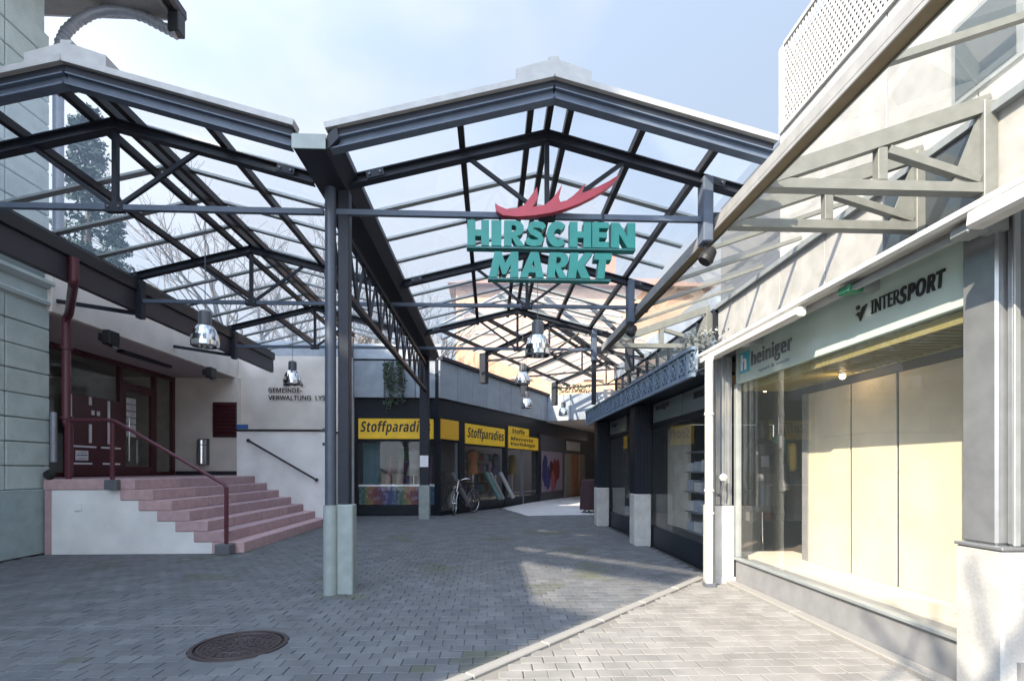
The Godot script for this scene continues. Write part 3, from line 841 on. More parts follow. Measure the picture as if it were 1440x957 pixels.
func arcade_roofs() -> void:
	var t = thing("left_glass_roof", "gabled glass roof on dark trusses in front of the entrance steps", "glass roof", Vector3(-3.9, 4.0, -9))
	gable_roof(t, -3.87, -6.02, -1.84, [-5.45, -8.45, -11.45], -4.85, -13.9, [-2.02, -0.9, -0.2, 0.0, 0.2, 1.12], -5.66, -1.75, true)
	# eave gutter and fascia on the left
	bx("eave_gutter", Vector3(-6.05, 4.15, -13.6), Vector3(-5.62, 4.335, -4.75), M.black, t, 0.01)
	bx("fascia", Vector3(-5.75, 3.83, -13.6), Vector3(-5.66, 4.148, -4.75), M.brown, t, 0.006)
	for z in [-5.45, -8.45, -11.45]:
		bx("bracket", Vector3(-5.655, 3.72, z - 0.06), Vector3(-5.57, 4.33, z + 0.06), M.steel, t)
		bm("stay", Vector3(-5.66, 3.80, z), Vector3(-6.9, 3.98, z), 0.05, 0.06, M.steel, t)
	t = thing("middle_glass_roof", "gabled glass roof on dark trusses above the arcade, carrying the big sign", "glass roof", Vector3(0.6, 4.0, -8))
	gable_roof(t, 0.60, -1.50, 2.72, [-5.45, -8.45, -11.45], -4.85, -12.0, [-0.9, -0.2, 0.0, 0.2, 0.92, 1.66], -1.62, 2.33, true)
	for z in [-5.45, -8.45, -11.45]:
		bx("hanger", Vector3(2.27, 3.74, z - 0.085), Vector3(2.38, 4.44, z + 0.085), M.steel_blue, t, 0.01)
		if z == -11.45: bx("post", Vector3(2.28, 2.765, z - 0.06), Vector3(2.37, 3.738, z + 0.06), M.steel, t, 0.008)
		bx("connector", Vector3(2.381, 3.93, z - 0.05), Vector3(2.62, 4.06, z + 0.05), M.steel, t)
	# valley gutter with its lattice girder
	t = thing("valley_gutter", "long dark box gutter and lattice girder between the two glass roofs", "gutter", Vector3(-1.7, 3.4, -9.3))
	bx("gutter_box", Vector3(-1.81, 4.235, -13.95), Vector3(-1.515, 4.36, -4.76), M.steel, t, 0.008)
	bx("end_plate", Vector3(-1.815, 4.232, -4.757), Vector3(-1.51, 4.365, -4.745), M.sleeve, t)
	g_side(t)
	bx("top_chord", Vector3(-1.76, 4.06, -13.7), Vector3(-1.69, 4.125, -5.5), M.steel, t)
	bx("bottom_chord", Vector3(-1.765, 3.36, -13.7), Vector3(-1.685, 3.43, -5.5), M.steel, t)
	var z := -5.6
	var flip := false
	while z > -13.4:
		var a := 3.43 if flip else 4.06; var b := 4.06 if flip else 3.43
		bm("lattice_bar", Vector3(-1.725, a, z), Vector3(-1.725, b, z - 0.36), 0.03, 0.03, M.steel, t, Vector3.RIGHT)
		if flip: bm("lattice_bar", Vector3(-1.725, 3.43, z), Vector3(-1.725, 4.06, z), 0.025, 0.025, M.steel, t, Vector3.RIGHT)
		flip = not flip
		z -= 0.36
	# columns under the gutter
	t = thing("front_column", "pair of dark steel posts in pale sleeves at the front of the square", "column", Vector3(-1.62, 0, -5.44))
	tb("round_post", [Vector3(-1.672, 0.9, -5.42), Vector3(-1.672, 4.235, -5.42)], 0.056, M.post_paint, t, 20)
	bx("square_post", Vector3(-1.60, 0.9, -5.55), Vector3(-1.485, 4.235, -5.43), M.steel, t, 0.008)
	tb("round_sleeve", [Vector3(-1.672, -0.02, -5.42), Vector3(-1.672, 0.93, -5.42)], 0.072, M.sleeve, t, 24)
	bx("square_sleeve", Vector3(-1.61, -0.02, -5.57), Vector3(-1.44, 0.935, -5.41), M.sleeve, t, 0.012)
	for y in [1.55, 1.7]: bx("hinge_pin", Vector3(-1.75, y, -5.43), Vector3(-1.728, y + 0.03, -5.40), M.black, t)
	t = thing("rear_column", "dark square steel column with pale base before the fabric shop window", "column", Vector3(-1.75, 0, -13.65))
	bx("post", Vector3(-1.87, 0.88, -13.76), Vector3(-1.63, 4.235, -13.54), M.steel, t, 0.01)
	bx("base_sleeve", Vector3(-1.89, -0.02, -13.78), Vector3(-1.61, 0.89, -13.52), M.sleeve, t, 0.012)
	var nt = bx("paper_notice", Vector3(-1.86, 1.37, -13.538), Vector3(-1.64, 1.67, -13.53), M.paper)
	tag(nt, "blank white paper notice taped to the rear steel column", "notice")

func g_side(t: Node3D) -> void:
	var g := Geo.new()
	g.hexa([Vector3(-1.512, 4.24, -13.95), Vector3(-1.40, 4.36, -13.95), Vector3(-1.40, 4.36, -4.78), Vector3(-1.512, 4.24, -4.78), Vector3(-1.512, 4.37, -13.95), Vector3(-1.42, 4.47, -13.95), Vector3(-1.42, 4.47, -4.78), Vector3(-1.512, 4.37, -4.78)])
	obj("side_flashing", g, M.steel, t)

func roof_beyond_bend() -> void:
	# own axes: x across, -z along the turned arcade
	var t = thing("rear_glass_roof", "gabled glass roof that bends right above the far end of the arcade", "glass roof", Vector3(0.55, 0, -12.0), "", -0.4995)
	var ya := 5.25; var xl := -2.05; var xr := 2.2
	var yl := ya - 0.30 * 2.1
	var fr := [-2.2, -5.0, -7.8]
	for z in fr:
		for e in [xl, xr]:
			var g := Geo.new()
			g.ibeam(Vector3(0, ya, z), Vector3(e, yl, z), 0.10, 0.11)
			obj("rafter", g, M.steel, t, true)
		for r in [[Vector3(xl, 4.45, z), Vector3(xr, 4.45, z), 0.05], [Vector3(0, 4.47, z), Vector3(0, ya - 0.06, z), 0.045], [Vector3(0.02, 4.46, z), Vector3(0.85, ya - 0.33, z), 0.04], [Vector3(-0.02, 4.46, z), Vector3(-0.85, ya - 0.33, z), 0.04]]:
			var g := Geo.new()
			g.beam(r[0], r[1], r[2], r[2], Vector3.BACK)
			obj("truss_bar", g, M.steel, t, true)
		for e in [xl, xr]:
			bx("hanger", Vector3(e - 0.1, 3.8, z - 0.1), Vector3(e + 0.1, yl + 0.05, z + 0.1), M.steel, t, 0.01, true)
	for p in [-1.95, -0.95, -0.2, 0.0, 0.2, 0.95, 1.95]:
		var g := Geo.new()
		g.beam(Vector3(p, ya + 0.1 - 0.30 * absf(p), 0.4), Vector3(p, ya + 0.1 - 0.30 * absf(p), -9.2), 0.062, 0.085)
		obj("purlin", g, M.purlin, t, true)
	var z := 0.3
	while z > -9.2:
		for e in [xl - 0.25, xr + 0.25]:
			var a := Vector3(0, ya + 0.165, z); var b := Vector3(e, ya + 0.165 - 0.3 * absf(e), z)
			var g := Geo.new()
			g.beam(a, b, 0.08, 0.03)
			obj("glazing_bar", g, M.alu, t, true)
			g = Geo.new()
			var up := Vector3(0, 0.02, 0); var s := Vector3(0, 0, -0.75)
			g.quad(a + up, b + up, b + up + s, a + up + s)
			obj("glass_pane", g, M.roof_glass, t, true)
		z -= 0.76

# ------------------------------------------------------------------ fabric shop
const SHOP_CORNER := Vector3(-1.46, 0, -14.47)
const SHOP_DIR := Vector3(0.479, 0, -0.878)

func along(s: float, y: float, out := 0.0) -> Vector3:   # a point on the slanting shop front, out = metres in front of it
	return SHOP_CORNER + SHOP_DIR * s + Vector3(0, y, 0) + Vector3(0.878, 0, 0.479) * out

func slab(called: String, s0: float, s1: float, y0: float, y1: float, o0: float, o1: float, m: Material, parent: Node3D, r := 0.0) -> MeshInstance3D:
	var g := Geo.new()
	var tt := Transform3D(Basis(SHOP_DIR, Vector3.UP, Vector3(-0.878, 0, -0.479)), SHOP_CORNER)
	if r > 0.0: g.cbox(Vector3(s0, y0, -o1), Vector3(s1, y1, -o0), r, tt)
	else:
		var p := []
		for y in [y0, y1]:
			for q in [Vector2(s0, o0), Vector2(s1, o0), Vector2(s1, o1), Vector2(s0, o1)]: p.append(along(q.x, y, q.y))
		g.hexa(p)
	return obj(called, g, m, parent)

func fabric_shop() -> void:
	var t = thing("fabric_shop", "dark framed corner shop with yellow name signs and grey fascia panels", "shop", Vector3(-1.5, 0, -15))
	var zf := -14.65
	# frontal part
	bx("header", Vector3(-3.855, 2.76, zf - 0.25), Vector3(-1.46, 3.32, zf), M.dark_frame, t)
	bx("stall_riser", Vector3(-3.855, 0, zf - 0.2), Vector3(-1.46, 0.28, zf - 0.02), M.dark_frame, t)
	bx("frame", Vector3(-3.855, 0.28, zf - 0.1), Vector3(-3.76, 2.76, zf + 0.01), M.dark_frame, t)
	bx("frame", Vector3(-1.60, 0.28, zf - 0.1), Vector3(-1.45, 2.76, zf + 0.01), M.dark_frame, t)
	bx("sign_backing", Vector3(-3.76, 2.10, zf - 0.2), Vector3(-1.60, 2.76, zf - 0.03), M.dark_frame, t)
	var sg = bx("yellow_sign", Vector3(-3.74, 2.17, zf - 0.028), Vector3(-1.62, 2.745, zf + 0.02), M.yellow, t, 0.006)
	var f := fonts(true, 0.18)
	text("sign_lettering", "Stoffparadies", Vector3(-3.68, 2.27, zf + 0.021), Vector3.RIGHT, 1.98, 0.41, 0.006, f, M.print, sg)
	var g := Geo.new()
	g.quad(Vector3(-3.76, 0.28, zf - 0.05), Vector3(-1.6, 0.28, zf - 0.05), Vector3(-1.6, 2.10, zf - 0.05), Vector3(-3.76, 2.10, zf - 0.05))
	obj("pane", g, M.shop_glass, t)
	# coloured print along the foot of the window
	var im := Image.create(256, 64, false, Image.FORMAT_RGB8)
	var nz := FastNoiseLite.new(); nz.seed = 9; nz.frequency = 0.014; nz.fractal_octaves = 2
	var hues := [Color(0.0, 0.35, 0.30), Color(0.02, 0.45, 0.35), Color(0.75, 0.6, 0.2), Color(0.65, 0.25, 0.15), Color(0.5, 0.05, 0.2), Color(0.35, 0.1, 0.45), Color(0.12, 0.12, 0.5), Color(0.05, 0.3, 0.6), Color(0.2, 0.5, 0.6)]
	for x in 256:
		for y in 64:
			var q := x / 256.0 * 8.0 + nz.get_noise_2d(x, y * 2.0) * 1.1
			q = clampf(q, 0.0, 7.999)
			var c: Color = hues[int(q)].lerp(hues[int(q) + 1], q - int(q))
			if nz.get_noise_2d(x * 1.7 + 300.0, y * 2.5) > 0.30: c = c.lerp(Color(0.8, 0.85, 0.85), 0.6)
			im.set_pixel(x, y, c)
	var pm := StandardMaterial3D.new()
	pm.albedo_texture = ImageTexture.create_from_image(im); pm.roughness = 0.5; pm.albedo_color = Color(0.62, 0.6, 0.66)
	for i in 2:
		var q := QuadMesh.new(); q.size = Vector2(1.055, 0.52)
		var o = put("window_print", q, pm, t)
		o.position += Vector3(-3.22 + i * 1.075, 0.56, zf - 0.07)
		if i == 1: o.rotation.y = 0.0
	bx("display_shelf", Vector3(-3.76, 0.80, zf - 0.5), Vector3(-1.6, 0.87, zf - 0.09), M.white_plaster, t)
	# slanting part
	slab("header", 0.0, 13.5, 2.76, 3.30, -0.3, 0.0, M.dark_frame, t)
	for r in [[0.0, 0.06], [1.05, 1.375], [4.1, 4.3], [7.08, 7.3]]: slab("frame", r[0], r[1], 0, 2.76, -0.12, 0.01, M.dark_frame, t)
	for r in [[1.375, 4.1], [4.3, 7.08]]:
		slab("stall_riser", r[0], r[1], 0, 0.3, -0.2, -0.01, M.dark_frame, t)
		g = Geo.new(); g.quad(along(r[0], 0.3, -0.05), along(r[1], 0.3, -0.05), along(r[1], 2.1, -0.05), along(r[0], 2.1, -0.05)); obj("pane", g, M.shop_glass, t)
		slab("sign_backing", r[0], r[1], 2.05, 2.76, -0.2, -0.03, M.dark_frame, t)
	slab("sign_backing", 0.06, 1.05, 2.1, 2.76, -0.2, -0.03, M.dark_frame, t)
	slab("yellow_sign", 0.08, 1.03, 2.17, 2.74, -0.028, 0.02, M.orange, t, 0.006)
	var s2 = slab("yellow_sign", 1.42, 4.05, 2.10, 2.72, -0.028, 0.02, M.yellow, t, 0.006)
	text("sign_lettering", "Stoffparadies", along(1.52, 2.2, 0.021), SHOP_DIR, 2.45, 0.42, 0.006, f, M.print, s2)
	var s3 = slab("yellow_sign", 4.36, 7.03, 2.07, 2.56, -0.028, 0.02, M.yellow, t, 0.006)
	slab("yellow_sign", 4.36, 6.1, 2.57, 2.86, -0.02, 0.025, M.yellow, t, 0.006)
	text("sign_lettering", "Stoffe", along(4.6, 2.62, 0.026), SHOP_DIR, 1.1, 0.18, 0.006, f, M.print, s3)
	text("sign_lettering", "Mercerie", along(4.5, 2.36, 0.021), SHOP_DIR, 2.0, 0.15, 0.006, f, M.print, s3)
	text("sign_lettering", "Vorhänge", along(4.5, 2.14, 0.021), SHOP_DIR, 2.2, 0.17, 0.006, f, M.print, s3)
	# glass door in the gap
	var door = slab("door", 0.06, 1.05, 0.0, 0.12, -0.09, -0.03, M.dark_frame, t)
	slab("door_stile", 0.06, 0.14, 0.12, 2.1, -0.09, -0.03, M.dark_frame, door); slab("door_stile", 0.97, 1.05, 0.12, 2.1, -0.09, -0.03, M.grey_metal, door)
	g = Geo.new(); g.quad(along(0.14, 0.12, -0.06), along(0.97, 0.12, -0.06), along(0.97, 2.1, -0.06), along(0.14, 2.1, -0.06)); obj("pane", g, M.shop_glass, door)
	slab("glazing_post", 5.55, 5.63, 0.0, 2.1, -0.06, 0.03, M.grey_metal, t)
	# fascia panels
	var z2 := zf + 0.12
	for i in 3:
		var x0 := -3.84 + i * 0.86
		bx("fascia_panel", Vector3(x0, 3.325, z2 - 0.06), Vector3(minf(x0 + 0.845, -1.42), 4.36, z2), M.panel if i % 2 else M.panel_b, t, 0.006)
	bx("fascia_back", Vector3(-3.85, 3.325, z2 - 0.3), Vector3(-1.45, 4.82, z2 - 0.065), M.dark_frame, t)
	bx("parapet_band", Vector3(-3.84, 4.40, z2 - 0.1), Vector3(-1.40, 4.83, z2 + 0.03), M.band, t, 0.006)
	for i in 9:
		var s0 := -0.06 + i * 0.90
		slab("fascia_panel", s0, minf(s0 + 0.886, 7.9), 3.31, 4.36, 0.03, 0.09, M.panel if i % 3 else M.panel_b, t, 0.006)
	slab("fascia_back", 0.0, 7.9, 3.31, 4.40, -0.3, 0.025, M.dark_frame, t)
	slab("eave_rail", -0.05, 7.95, 4.37, 4.47, 0.0, 0.16, M.steel, t)
	# far cross wall above the passage
	var c1 := along(7.86, 0)
	var c2 := Vector3(6.6, 0, -18.3)
	var dd := (c2 - c1).normalized()
	for i in 4:
		var a := c1 + dd * (i * 1.18 + 0.01); var b := c1 + dd * ((i + 1) * 1.18 - 0.01)
		g = Geo.new(); g.beam(a + Vector3(0, 3.83, 0), b + Vector3(0, 3.83, 0), 0.06, 1.04); obj("fascia_panel", g, M.panel if i % 2 else M.panel_b, t)
	g = Geo.new(); g.beam(c1 + Vector3(0, 3.85, -0.2), c2 + Vector3(0, 3.85, -0.2), 0.2, 1.0); obj("fascia_back", g, M.dark_frame, t)
	# ceiling of the passage and its dark end
	g = Geo.new()
	g.prism(PackedVector2Array([Vector2(2.2, -21.6), Vector2(6.7, -18.2), Vector2(12, -30), Vector2(6.6, -31)]), -3.45, -3.29, Transform3D(Basis(Vector3.RIGHT, Vector3.BACK, Vector3.DOWN), Vector3.ZERO))
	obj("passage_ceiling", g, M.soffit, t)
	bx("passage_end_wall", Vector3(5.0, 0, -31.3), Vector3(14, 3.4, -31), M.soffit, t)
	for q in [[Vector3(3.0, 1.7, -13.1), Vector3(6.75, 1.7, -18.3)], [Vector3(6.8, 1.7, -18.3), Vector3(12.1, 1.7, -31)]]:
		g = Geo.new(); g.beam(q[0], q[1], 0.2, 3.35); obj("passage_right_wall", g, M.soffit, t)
	slab("passage_wall", 7.3, 19.0, 0, 3.3, -0.4, -0.03, M.shop_dark, t)
	# interior
	bx("shop_floor", Vector3(-3.85, 0.0, -24), Vector3(-1.75, 0.05, zf - 0.22), M.shop_floor, t)
	bx("shop_back_wall", Vector3(-3.85, 0, -17.6), Vector3(-1.2, 3.3, -17.4), M.shop_dark, t)
	bx("shop_side_wall", Vector3(-4.1, 0, -17.6), Vector3(-3.86, 4.8, zf - 0.25), M.shop_dark, t)
	slab("shop_partition", 1.5, 17.0, 0, 3.3, -3.2, -3.0, M.shop_dark, t)
	bx("shop_ceiling", Vector3(-3.85, 3.33, -24), Vector3(-1.5, 3.4, zf - 0.28), M.shop_dark, t)
	slab("shop_ceiling", 0.1, 7.3, 3.31, 3.36, -3.2, -0.31, M.shop_dark, t)
	# bolts of fabric on stands inside and leaning in front
	var bolt_colors := [lin(0.03, 0.08, 0.10), lin(0.09, 0.02, 0.025), lin(0.11, 0.09, 0.07), lin(0.02, 0.025, 0.07), lin(0.13, 0.12, 0.11), lin(0.05, 0.015, 0.055)]
	var bolt_words := ["teal", "dark red", "beige", "navy", "pale grey", "purple"]
	for i in 6:
		var b := mat(bolt_colors[i], 0.85, 0.0, fine_tex, 3.0)
		var x := -3.3 + i * 0.3
		var o = tb("fabric_bolt", [Vector3(x, 0.87, -14.95 - 0.03 * i), Vector3(x + 0.05, 1.75 - 0.05 * (i % 3), -15.3)], 0.07, b, null, 12)
		tag(o, "%s roll of fabric standing inside the shop window" % bolt_words[i], "fabric roll", "fabric rolls in the shop window")
	var lean := [[2.55, lin(0.09, 0.17, 0.165), "teal fabric roll leaning outside the shop window behind the bicycle"], [2.8, lin(0.17, 0.175, 0.18), "pale grey fabric roll leaning next to the teal one"], [3.55, lin(0.30, 0.30, 0.31), "white fabric roll leaning alone at the right of the shop window"], [0.55, lin(0.10, 0.10, 0.11), "dark fabric roll leaning beside the shop door"]]
	for r in lean:
		var b := mat(r[1], 0.8, 0.0, fine_tex, 3.0)
		var o = tb("fabric_roll", [along(r[0] + 0.35, 0.32, 0.42), along(r[0], 1.2, 0.10)], 0.07, b, null, 12)
		tag(o, r[2], "fabric roll", "fabric rolls leaning on the shop front")
	var dr = thing("orange_drape", "orange fabric draped on a dress form inside the fabric shop window", "fabric", along(3.4, 0.3, -0.9))
	g = Geo.new(); g.lathe(along(3.4, 1.15, -0.9), [Vector2(0.2, 0), Vector2(0.17, 0.25), Vector2(0.14, 0.4), Vector2(0.2, 0.62), Vector2(0.16, 0.78), Vector2(0.05, 0.85), Vector2(0, 0.86)], 14); obj("drape", g, mat(lin(0.40, 0.13, 0.03), 0.85, 0.0, fine_tex, 3.0), dr)
	tb("stand", [along(3.4, 0.06, -0.9), along(3.4, 1.2, -0.9)], 0.02, M.chrome, dr)
	var hp = bx("hanging_fabric", Vector3(-3.70, 0.90, -15.05), Vector3(-3.22, 2.08, -15.02), mat(lin(0.05, 0.11, 0.14), 0.85, 0.0, fine_tex, 3.0))
	tag(hp, "blue-green fabric hanging at the left of the frontal shop window", "fabric")
	for q in [[Vector3(-2.25, 0.87, -15.1), lin(0.16, 0.16, 0.15), "pale grey dress form in the frontal window of the fabric shop"], [along(4.9, 0.3, -0.8), lin(0.05, 0.06, 0.12), "navy dress form in the last window of the fabric shop, left of the post"], [along(6.3, 0.3, -0.8), lin(0.20, 0.15, 0.05), "ochre dress form in the last window of the fabric shop, right of the post"]]:
		var df = thing("dress_form", q[2], "dress form", q[0], "dress forms in the fabric shop windows")
		var tall: float = 0.0 if q[0].y > 0.5 else 0.55
		g = Geo.new(); g.lathe(q[0] + Vector3(0, 0.25 + tall, 0), [Vector2(0.2, 0), Vector2(0.17, 0.22), Vector2(0.13, 0.36), Vector2(0.18, 0.58), Vector2(0.15, 0.72), Vector2(0.05, 0.79), Vector2(0, 0.8)], 14); obj("body", g, mat(q[1], 0.85, 0.0, fine_tex, 3.0), df)
		tb("stand", [q[0], q[0] + Vector3(0, 0.3 + tall, 0)], 0.018, M.chrome, df)
	var sh = thing("bolt_shelf", "long shelf of coloured fabric bolts on the back wall of the fabric shop", "shelf", along(4.5, 0.0, -2.9))
	for k in 5: slab("shelf_board", 1.6, 7.8, 0.35 + k * 0.42, 0.38 + k * 0.42, -2.98, -2.55, M.shop_floor, sh)
	for k in 4:
		for j in 26:
			var s0 := 1.65 + j * 0.235
			var bc := Color.from_hsv(rng.randf(), rng.randf_range(0.15, 0.75), rng.randf_range(0.15, 0.6))
			slab("bolt", s0, s0 + 0.19, 0.385 + k * 0.42, 0.385 + k * 0.42 + rng.randf_range(0.24, 0.36), -2.9, -2.52, mat(bc, 0.9), sh)
	# posters and door panels along the passage
	var post_im := Image.create(96, 64, false, Image.FORMAT_RGB8)
	post_im.fill(Color(0.72, 0.68, 0.72))
	for q in [[14, 30, Color(0.16, 0.18, 0.45), 12], [28, 42, Color(0.2, 0.25, 0.55), 10], [42, 30, Color(0.3, 0.07, 0.1), 8], [58, 34, Color(0.55, 0.12, 0.16), 11], [72, 28, Color(0.5, 0.1, 0.14), 9], [50, 48, Color(0.75, 0.4, 0.4), 9]]:
		for x in 96:
			for y in 64:
				if pow((x - q[0]) / float(q[3]), 2) + pow((y - q[1]) / (q[3] * 2.0), 2) < 1.0 + 0.4 * nz.get_noise_2d(x * 4, y * 4): post_im.set_pixel(x, y, q[2])
	var ppm := StandardMaterial3D.new()
	ppm.albedo_texture = ImageTexture.create_from_image(post_im); ppm.roughness = 0.6; ppm.albedo_color = Color(0.66, 0.63, 0.68)
	var pq := QuadMesh.new(); pq.size = Vector2(2.45, 1.7)
	var po = put("wall_poster", pq, ppm)
	po.transform = Transform3D(Basis(SHOP_DIR, Vector3.UP, Vector3(0.878, 0, 0.479)), along(8.62, 1.22, 0.0))
	tag(po, "large pale poster with blue and red figures on the dark passage wall", "poster")
	for i in 3:
		var dpn = slab("passage_door", 10.15 + i * 1.0, 11.05 + i * 1.0, 0.05, 2.05, -0.02, 0.02, M.door_beige if i != 1 else M.door_orange, null, 0.01)
		tag(dpn, ["pale door panel beside the passage poster", "orange door panel between two pale ones in the passage", "pale door panel farthest along the passage wall"][i], "door", "door panels in the passage")
	var pl = slab("passage_sign", 10.3, 12.2, 2.2, 2.62, 0.0, 0.05, M.plinth, null, 0.01)
	tag(pl, "plain pale sign box above the passage doors", "sign")
	# dark stand at the mouth of the passage
	var ds = thing("display_stand", "dark red cloth-covered display stand in the passage beside the pale column base", "display stand", Vector3(3.05, 0, -15.4))
	g = Geo.new(); g.lathe(Vector3(3.05, 0, -15.4), [Vector2(0.36, 0.10), Vector2(0.34, 0.5), Vector2(0.31, 0.95), Vector2(0.29, 1.0), Vector2(0, 1.01)], 14); obj("cover", g, M.stand_cloth, ds)
	for i in 4: tb("foot", [Vector3(3.05, 0.14, -15.4), Vector3(3.05 + 0.26 * cos(i * PI / 2 + 0.6), 0.03, -15.4 + 0.26 * sin(i * PI / 2 + 0.6))], 0.02, M.black, ds, 6)
	# bicycle
	bicycle()

func bicycle() -> void:
	var p0 := Vector3(-1.04, 0, -14.6); var p1 := Vector3(-0.50, 0, -15.55)
	var d := (p1 - p0).normalized()
	var t = thing("bicycle", "dark city bicycle parked in front of the fabric shop window", "bicycle", p0, "", atan2(-d.z, d.x))
	# own axes: x from the front wheel to the rear one, y up
	var wb := 1.06; var r := 0.335
	var zb := Basis(Vector3.RIGHT, PI / 2)
	var turn := Basis(Vector3.UP, 0.35)
	for i in 2:
		var c := Vector3(0 if i == 0 else wb, r, 0)
		var bs := turn if i == 0 else Basis.IDENTITY
		var g := Geo.new()
		var pts := []
		for k in 33: pts.append(c + bs * Vector3(cos(TAU * k / 32) * r * 0.96, sin(TAU * k / 32) * r * 0.96, 0))
		g.tube(pts, 0.018, 6)
		var w = obj("wheel", g, M.rubber, t, true)
		g = Geo.new(); pts = []
		for k in 33: pts.append(c + bs * Vector3(cos(TAU * k / 32) * r * 0.9, sin(TAU * k / 32) * r * 0.9, 0))
		g.tube(pts, 0.011, 5)
		var rim = obj("rim", g, M.chrome, w, true); rim.position = Vector3.ZERO
		g = Geo.new()
		for k in 16: g.tube([c, c + bs * Vector3(cos(TAU * k / 16) * r * 0.9, sin(TAU * k / 16) * r * 0.9, 0)], 0.0025, 3)
		g.tube([c + bs * Vector3(0, 0, -0.05), c + bs * Vector3(0, 0, 0.05)], 0.022, 8)
		var sp = obj("spokes", g, M.chrome, w, true); sp.position = Vector3.ZERO
		g = Geo.new(); pts = []
		for k in 13: pts.append(c + bs * Vector3(cos(PI * (k / 12.0) + 0.25) * (r + 0.03), sin(PI * (k / 12.0) + 0.25) * (r + 0.03), 0))
		g.tube(pts, 0.02, 6)
		obj("mudguard", g, M.grey_metal, t, true)
	var head := Vector3(0.20, 0.86, 0); var bb := Vector3(0.60, 0.30, 0); var seat := Vector3(0.77, 0.84, 0)
	var g2 := Geo.new()
	g2.tube([Vector3(0.16, 0.72, 0), bb], 0.022); g2.tube([head + Vector3(-0.02, -0.03, 0), Vector3(0.74, 0.74, 0)], 0.016); g2.tube([bb, seat], 0.016)
	for s in [-0.06, 0.06]:
		g2.tube([bb, Vector3(wb, r, s)], 0.011, 6); g2.tube([Vector3(0.75, 0.76, 0), Vector3(wb, r, s)], 0.009, 6)
	obj("frame", g2, M.steel, t, true)
	g2 = Geo.new()
	g2.tube([Vector3(0.22, 0.93, 0), Vector3(0.13, 0.66, 0)], 0.02)
	for s in [-0.055, 0.055]: g2.tube([Vector3(0.13, 0.66, s), Vector3(0.05, 0.5, s), Vector3(0, r, s)], 0.012, 6)
	obj("fork", g2, M.chrome, t, true)
	g2 = Geo.new()
	g2.tube([Vector3(0.22, 0.93, 0), Vector3(0.23, 1.0, 0)], 0.014)
	g2.tube([Vector3(0.36, 1.03, -0.3), Vector3(0.27, 1.04, -0.22), Vector3(0.21, 1.0, -0.08), Vector3(0.21, 1.0, 0.08), Vector3(0.27, 1.04, 0.22), Vector3(0.36, 1.03, 0.3)], 0.013)
	obj("handlebar", g2, M.chrome, t, true)
	g2 = Geo.new(); g2.prism(PackedVector2Array([Vector2(0.62, -0.03), Vector2(0.78, -0.08), Vector2(0.9, -0.09), Vector2(0.92, 0), Vector2(0.9, 0.09), Vector2(0.78, 0.08), Vector2(0.62, 0.03)]), 0.86, 0.92, Transform3D(Basis(Vector3.RIGHT, Vector3.BACK, Vector3.UP), Vector3.ZERO)); obj("saddle", g2, M.black, t, true)
	g2 = Geo.new(); g2.lathe(bb + Vector3(0, 0, 0.045), [Vector2(0, -0.004), Vector2(0.09, -0.004), Vector2(0.09, 0.004), Vector2(0, 0.004)], 20, zb)
	g2.tube([bb + Vector3(0, 0, 0.06), bb + Vector3(0.12, -0.12, 0.06)], 0.01, 6); g2.tube([bb + Vector3(0, 0, -0.06), bb + Vector3(-0.12, 0.12, -0.06)], 0.01, 6)
	obj("crankset", g2, M.grey_metal, t, true)
	g2 = Geo.new()
	for p in [[Vector3(0.11, -0.155, 0.05), Vector3(0.17, -0.125, 0.13)], [Vector3(-0.17, 0.095, -0.13), Vector3(-0.11, 0.125, -0.05)]]: g2.box(bb + p[0], bb + p[1])
	obj("pedal", g2, M.black, t, true)
	g2 = Geo.new()
	g2.beam(Vector3(0.86, 0.72, -0.06), Vector3(1.3, 0.72, -0.06), 0.012, 0.012); g2.beam(Vector3(0.86, 0.72, 0.06), Vector3(1.3, 0.72, 0.06), 0.012, 0.012)
	for x in [0.9, 1.05, 1.2, 1.29]: g2.beam(Vector3(x, 0.72, -0.06), Vector3(x, 0.72, 0.06), 0.01, 0.01)
	for s in [-0.06, 0.06]: g2.tube([Vector3(1.15, 0.715, s), Vector3(wb, r, s)], 0.007, 5)
	obj("luggage_rack", g2, M.black, t, true)
	g2 = Geo.new(); g2.lathe(Vector3(0.02, 0.80, 0), [Vector2(0, -0.02), Vector2(0.045, -0.03), Vector2(0.05, 0.02), Vector2(0.02, 0.05), Vector2(0, 0.055)], 12, Basis(Vector3.BACK, -PI / 2)); obj("headlight", g2, M.chrome, t, true)

# ------------------------------------------------------------------ right: sports shop building
func pillar(z: float, label: String) -> void:
	var t = thing("pillar", label, "pillar", Vector3(2.6, 0, z), "pillars along the shaded shop front")
	bx("plinth", Vector3(2.45, 0, z - 0.30), Vector3(2.74, 0.88, z + 0.02), M.plinth, t, 0.012)
	bx("plinth_foot", Vector3(2.47, -0.02, z - 0.28), Vector3(2.72, 0.11, z + 0.03), M.plinth, t, 0.006)
	bx("shaft", Vector3(2.47, 0.88, z - 0.36), Vector3(2.78, 2.4, z - 0.03), M.dark_frame, t, 0.01)
	for i in 4: bx("flute", Vector3(2.50 + i * 0.065, 0.885, z - 0.03), Vector3(2.535 + i * 0.065, 2.4, z - 0.012), M.dark_frame, t, 0.004)

